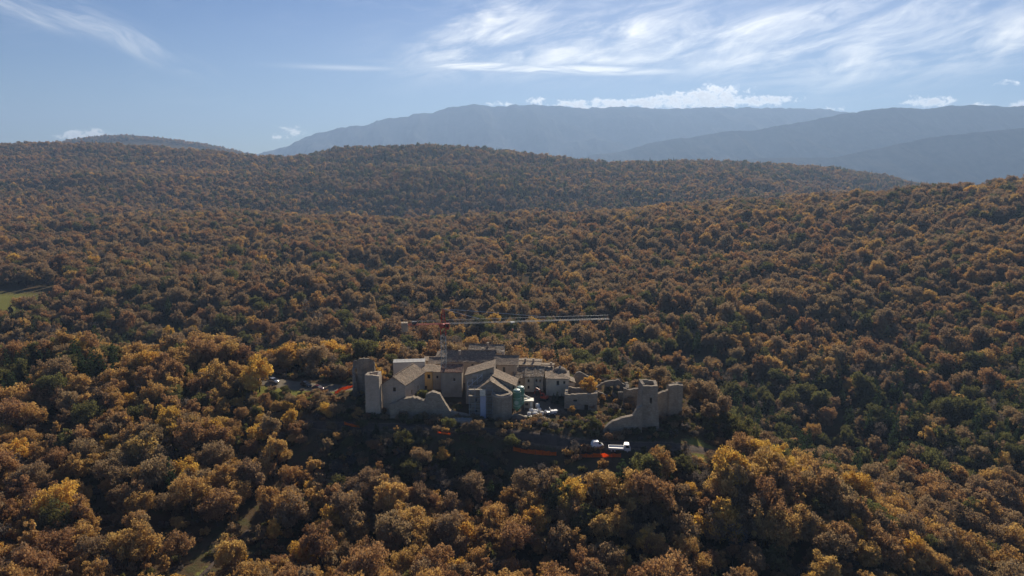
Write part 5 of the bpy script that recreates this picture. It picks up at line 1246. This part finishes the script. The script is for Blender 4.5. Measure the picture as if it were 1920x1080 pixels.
def excavator(px, Y, label):
    x = Xat(px, Y, 2); z = gz(x, Y); e = thing('excavator', label, 'excavator', (x, Y, z), rz=R(150))
    for s_ in (-.65, .65):
        b = MB(); n = 9; poly = [(-1.1 + .32 * math.cos(R(a)), .34 + .34 * math.sin(R(a))) for a in range(90, 271, 30)] + [(1.1 + .32 * math.cos(R(a)), .34 + .34 * math.sin(R(a))) for a in range(-90, 91, 30)]
        b.prism(poly, s_ - .2, s_ + .2); b.build('track', M['rubber'], e, local=True)
    b = MB(); b.prism([(-1.3, .75), (.75, .75), (.75, 1.2), (-.1, 1.3), (-1.1, 1.55), (-1.35, 1.3)], -.75, .75); b.build('body', M['red_metal'], e, local=True)
    b = MB(); b.prism([(-.35, 1.25), (.7, 1.2), (.62, 2.3), (-.25, 2.3)], -.1, .72); c_ = b.build('cab', M['red_metal'], e, local=True)
    b = MB(); b.box((-.2, .725, 1.45), (.55, .735, 2.15)); b.build('window', M['glass'], c_, local=True)
    b = MB(); pts = [(.7, 1.0), (1.5, 2.9), (2.6, 3.3)]
    for p, q in zip(pts, pts[1:]): b.bar((p[0], -.3, p[1]), (q[0], -.3, q[1]), .17)
    b.build('boom', M['red_metal'], e, local=True)
    b = MB(); b.bar((2.6, -.3, 3.35), (3.3, -.3, 1.3), .13, 4, .1); b.build('arm', M['red_metal'], e, local=True)
    b = MB(); b.prism([(3.2, 1.35), (3.55, 1.2), (3.5, .7), (3.0, .55), (2.85, .9)], -.6, 0); b.build('bucket', M['dark_metal'], e, local=True)
excavator(1019, 194.5, 'small red excavator at the back of the yard below the row houses')
def dumper(px, Y, label):
    x = Xat(px, Y, 1); z = gz(x, Y); e = thing('site_dumper', label, 'dumper', (x, Y, z), rz=R(10))
    b = MB(); b.prism([(-.2, .55), (1.2, .55), (1.5, 1.35), (-.4, 1.3)], -.6, .6); b.build('skip', M['white_metal'], e, local=True)
    b = MB(); b.box((-1.5, -.5, .35), (0, .5, .95)); b.build('engine_cover', M['grey_metal'], e, local=True)
    b = MB()
    for s_ in (-.5, .5): b.bar((-.7, s_, .9), (-.7, s_, 2.1), .05); b.bar((-.7, s_, 2.1), (-.1, s_, 1.4), .04)
    b.bar((-.7, -.5, 2.1), (-.7, .5, 2.1), .05); b.build('roll_bar', M['white_metal'], e, local=True)
    for X_ in (-1.0, .7):
        for s_ in (-.62, .62): wheel(e, X_, s_, .36, .36, .26)
dumper(1035, 185.0, 'white site dumper at the right side of the yard')
def conveyor():
    Y = 191.5; a = Vector((Xat(984, Y, 3), Y, 3.6)); b_ = Vector((Xat(1003, Y, 2), Y + .8, 1.9)); e = thing('conveyor', 'slanting pale blue conveyor behind the site cabin', 'conveyor', (a.x, Y, gz(a.x, Y)))
    b = MB()
    for s_ in (-.3, .3): b.bar(a + Vector((0, s_, 0)), b_ + Vector((0, s_, 0)), .09)
    for k in range(9): p = a.lerp(b_, k / 8); b.bar(p - Vector((0, .3, 0)), p + Vector((0, .3, 0)), .04)
    b.build('frame', M['sheet_blue'], e); b = MB(); v = [a + Vector((0, -.25, .1)), b_ + Vector((0, -.25, .1)), b_ + Vector((0, .25, .1)), a + Vector((0, .25, .1))]; b.add(v + [p - Vector((0, 0, .03)) for p in v], [(0, 1, 2, 3), (7, 6, 5, 4)]); b.build('belt', M['dark_metal'], e)
    for t in (.08, .9):
        p = a.lerp(b_, t); b = MB()
        for s_ in (-.3, .3): b.bar(p + Vector((0, s_, 0)), Vector((p.x, p.y + s_, gz(p.x, p.y))), .05)
        b.build('leg', M['grey_metal'], e)
conveyor()
def skip():
    Y = 177.6; x0, x1 = Xat(849, Y, 0), Xat(885, Y, 0); z = gz((x0 + x1) / 2, Y); e = thing('waste_skip', 'long grey steel waste skip at the foot of the scaffolding', 'skip', ((x0 + x1) / 2, Y, z)); h = 1.5
    b = MB(); t = .07; ya, yb = Y - 1, Y + 1.1
    b.box((x0, ya, z), (x1, yb, z + .1)); b.build('floor', M['grey_metal'], e)
    for a, c_ in (((x0, ya, z + .1), (x1, ya + t, z + h)), ((x0, yb - t, z + .1), (x1, yb, z + h)), ((x0, ya + t, z + .1), (x0 + t, yb - t, z + h)), ((x1 - t, ya + t, z + .1), (x1, yb - t, z + h))): b = MB(); b.box(a, c_); b.build('side', M['concrete'], e)
    for k in range(7): b = MB(); xx = x0 + .25 + (x1 - x0 - .5) * k / 6; b.box((xx - .06, ya - .09, z + .1), (xx + .06, ya - .003, z + h - .05)); b.build('rib', M['concrete'], e)
    b = MB(); b.bar((x0, ya, z + h), (x1, ya, z + h), .08); b.bar((x0, yb, z + h), (x1, yb, z + h), .08); b.build('rim', M['grey_metal'], e)
    rr = np.random.default_rng(4); b = MB()
    for _ in range(70): p = Vector((rr.uniform(x0 + .3, x1 - .3), rr.uniform(ya + .3, yb - .3), z + rr.uniform(.8, 1.5))); s_ = rr.uniform(.1, .3); b.box((-s_, -s_ * .7, -s_ * .5), (s_, s_ * .7, s_ * .5), Matrix.Translation(p) @ Matrix.Rotation(rr.uniform(0, 3), 4, Vector((rr.normal(), rr.normal(), rr.normal())).normalized()))
    tag(b.build('waste', M['debris'], e), kind='stuff')
skip()
def net_fence(pts, label, h=1.1, seed=1):
    """pts: (px, Y) on the ground"""
    Q = []
    for (pa, Ya), (pb, Yb) in zip(pts, pts[1:]):
        a = Vector((Xat(pa, Ya, 0), Ya)); b_ = Vector((Xat(pb, Yb, 0), Yb)); n = max(1, round((b_ - a).length / 2.2)); Q += [a.lerp(b_, k / n) for k in range(n)]
    Q.append(b_); z = [gz(q.x, q.y) for q in Q]; e = thing('safety_fence', label, 'fence', (Q[0].x, Q[0].y, z[0]), 'orange netting round the site'); rr = random.Random(seed)
    for q, zz in zip(Q, z): b = MB(); b.bar((q.x, q.y, zz - .3), (q.x + rr.uniform(-.06, .06), q.y, zz + h + .15), .03, 5); b.build('post', M['dark_metal'], e)
    for i in range(len(Q) - 1):
        V = []; n = 8; a, c_ = Q[i], Q[i + 1]; nrm = Vector((-(c_ - a).y, (c_ - a).x)).normalized(); hh = h * rr.uniform(.8, 1.05); f = []
        for k in range(n + 1):
            t = k / n; p = a.lerp(c_, t); zz = z[i] + (z[i + 1] - z[i]) * t; sag = .22 * math.sin(math.pi * t) * rr.uniform(.7, 1.2); o = .10 * math.sin(math.pi * t) + .02
            for s_ in (0, .02): V += [(p.x + nrm.x * (o + s_), p.y + nrm.y * (o + s_), zz + .08), (p.x + nrm.x * (o * .3 + s_), p.y + nrm.y * (o * .3 + s_), zz + hh - sag)]
        for k in range(n): q = 4 * k; f += [(q, q + 4, q + 5, q + 1), (q + 2, q + 3, q + 7, q + 6), (q + 1, q + 5, q + 7, q + 3)]
        mesh('net_panel', V, f, M['orange_net'], e)
net_fence([(628, 199.5), (643, 203.0), (664, 206.5)], 'orange safety net climbing to the foot of the hollow left tower', 1.2, 2)
net_fence([(645, 180.0), (660, 178.5), (674, 177.5)], 'short orange net left below the pale pier tower', 1.1, 3)
net_fence([(820, 172.8), (845, 172.0)], 'short orange net below the left end of the grey skip', 1.0, 4)
net_fence([(962, 168.6), (990, 168.0), (1018, 167.3), (1044, 166.6)], 'orange net along the track edge below the bastion and yard', 1.5, 5)
net_fence([(1088, 164.2), (1112, 163.2), (1135, 162.4), (1165, 161.8)], 'bright orange net in front of the white lorry and van', 1.3, 6)
net_fence([(1098, 177.6), (1126, 176.2)], 'red-orange net at the gap left of the sloping wall', .9, 7)
def barrier():
    p = (Xat(1124, 175, 0), 174.8); z = gz(*p); e = thing('barrier_pole', 'raised red and white barrier pole at the end of the sloping wall', 'barrier', (p[0], p[1], z))
    b = MB(); b.box((p[0] - .15, p[1] - .15, z - .1), (p[0] + .15, p[1] + .15, z + 1)); b.build('post', M['red_metal'], e)
    a = Vector((p[0], p[1] - .2, z + .95)); d = Vector((-.35, 0, 1)).normalized()
    for k in range(6): b = MB(); b.bar(a + d * (.45 * k), a + d * (.45 * (k + 1)), .06, 6); b.build('pole_band', M['red_metal'] if k % 2 else M['white_metal'], e)
barrier()

# ================================================================== TREES AND BUSHES WITHIN THE WALLS
def tree_at(var, colour, px, Y, pyt, label, name=None, cat='tree', group=None):
    x = Xat(px, Y, 2); z = gz(x, Y) - .1; s = max(.15, (Zat(pyt, Y) - z) / PROTO[var][3]); plant(var, colour, (x, Y, z), s, (px * 1.7) % 6.28, label, group, name, cat)
tree_at(1, 'gold', 1103, 195.0, 702, 'bright yellow tree among the ruins behind the roofless house')
tree_at(4, 'gold', 1072, 184.2, 760, 'orange-yellow tree in front of the roofless house')
tree_at(0, 'ochre', 1084, 181.2, 776, 'low orange bush right of the yard, below the roofless house', 'bush', 'bush')
tree_at(7, 'gold', 703, 206.0, 675, 'yellow tree showing behind the hollow left tower')
tree_at(0, 'gold', 712, 210.0, 690, 'low yellow tree between hollow tower and pale house roof')
for k, (px, Y, pyt, lb) in enumerate([(1038, 192.5, 737, 'dark evergreen left of the cream domed house corner'), (1045, 191.5, 733, 'dark evergreen under the window of the domed house'), (1053, 192.0, 738, 'dark evergreen against the domed house, right one'), (1058, 190.3, 745, 'lowest dark evergreen beside the roofless house')]):
    tree_at(8 + k % 2, 'pine', px, Y, pyt, lb, 'evergreen_tree')
for k, (v, cn, px, Y, pyt, lb) in enumerate([
        (0, 'ochre', 1130, 194, 740, 'ochre bush below the leaning broken wall in the court'), (1, 'gold', 1142, 195.5, 741, 'yellow bush in the middle of the overgrown court'), (4, 'olive', 1137, 189, 757, 'dark olive bush right of the roofless house'),
        (2, 'olive', 1150, 187.5, 760, 'broad dark bush filling the overgrown court'), (3, 'brown', 1176, 186.5, 752, 'brown bush between pillar and right-hand tower'), (10, 'grey', 1189, 187, 748, 'bare grey bush beside the right-hand tower'),
        (5, 'brown', 1124, 184.0, 772, 'brown bush below the roofless house corner'), (0, 'olive', 1160, 182.8, 772, 'dark bush behind the sloping wall'), (6, 'ochre', 1196, 194, 735, 'thin ochre bush behind the curtain wall'),
        (3, 'olive', 1145, 184.5, 765, 'big dark bush in the front of the overgrown court'), (1, 'brown', 1118, 190.5, 745, 'brown bush against the right side of the roofless house'), (5, 'brown', 1180, 190.0, 742, 'brown tree-like bush between cross wall and tower'),
        (2, 'ochre', 1155, 192.0, 748, 'yellowish bush behind the tall pillar'), (4, 'olive', 1170, 180.5, 775, 'dark bush close behind the top of the sloping wall'), (3, 'brown', 1108, 182.5, 782, 'brown bush right of the orange tree'),
        (2, 'olive', 782, 191.5, 733, 'dark bush between the pale house and the high wall stump'), (5, 'olive', 795, 193.0, 729, 'dark bush at the foot of the ochre house'), (0, 'brown', 812, 190.5, 733, 'brown bush behind the high wall stump'),
        (10, 'grey', 846, 189.0, 752, 'bare bush at the foot of the tall narrow house'), (2, 'olive', 858, 187.0, 756, 'dark bush in the gap left of the scaffolding'), (10, 'grey', 668, 195, 725, 'bare bush below the hollow left tower'),
        (3, 'olive', 676, 190, 745, 'dark green bush between hollow tower and pale pier'), (0, 'brown', 1020, 177.5, 800, 'brown bush under the rubble heap'), (10, 'grey', 1040, 176.5, 793, 'bare bush on the bank below the dumper'),
        (2, 'olive', 1055, 178.0, 790, 'dark bush on the bank below the orange tree'), (4, 'brown', 985, 175.8, 800, 'brown bush at the foot of the retaining wall'), (10, 'grey', 1000, 173.8, 806, 'bare bush below the rubble heap'), (10, 'grey', 940, 175.5, 806, 'bare bush at the foot of the round bastion'),
        (2, 'brown', 915, 176.5, 800, 'brown bush at the foot of the pale sheeting'), (1, 'ochre', 1100, 178.2, 792, 'ochre bush left of the red-orange net')]):
    tree_at(v, cn, px, Y, pyt, lb, 'bush', 'bush', 'bushes within the walls')

# ------------------------------------------------------------------ air
def build_haze():
    b = MB(); b.box((-38000, -2500, -420), (38000, 13500, 990))
    m, g, out = new_mat('pale_haze'); pv = g.node('ShaderNodeVolumePrincipled')
    pv.inputs['Color'].default_value = (0.44, 0.65, 1.0, 1); pv.inputs['Density'].default_value = HAZE_DENSITY
    pv.inputs['Anisotropy'].default_value = HAZE_G; g.l.new(pv.outputs[0], out.inputs['Volume'])
    o = b.build('haze', m); tag(o, 'pale blue haze in the air over the valley', kind='stuff')
build_haze()
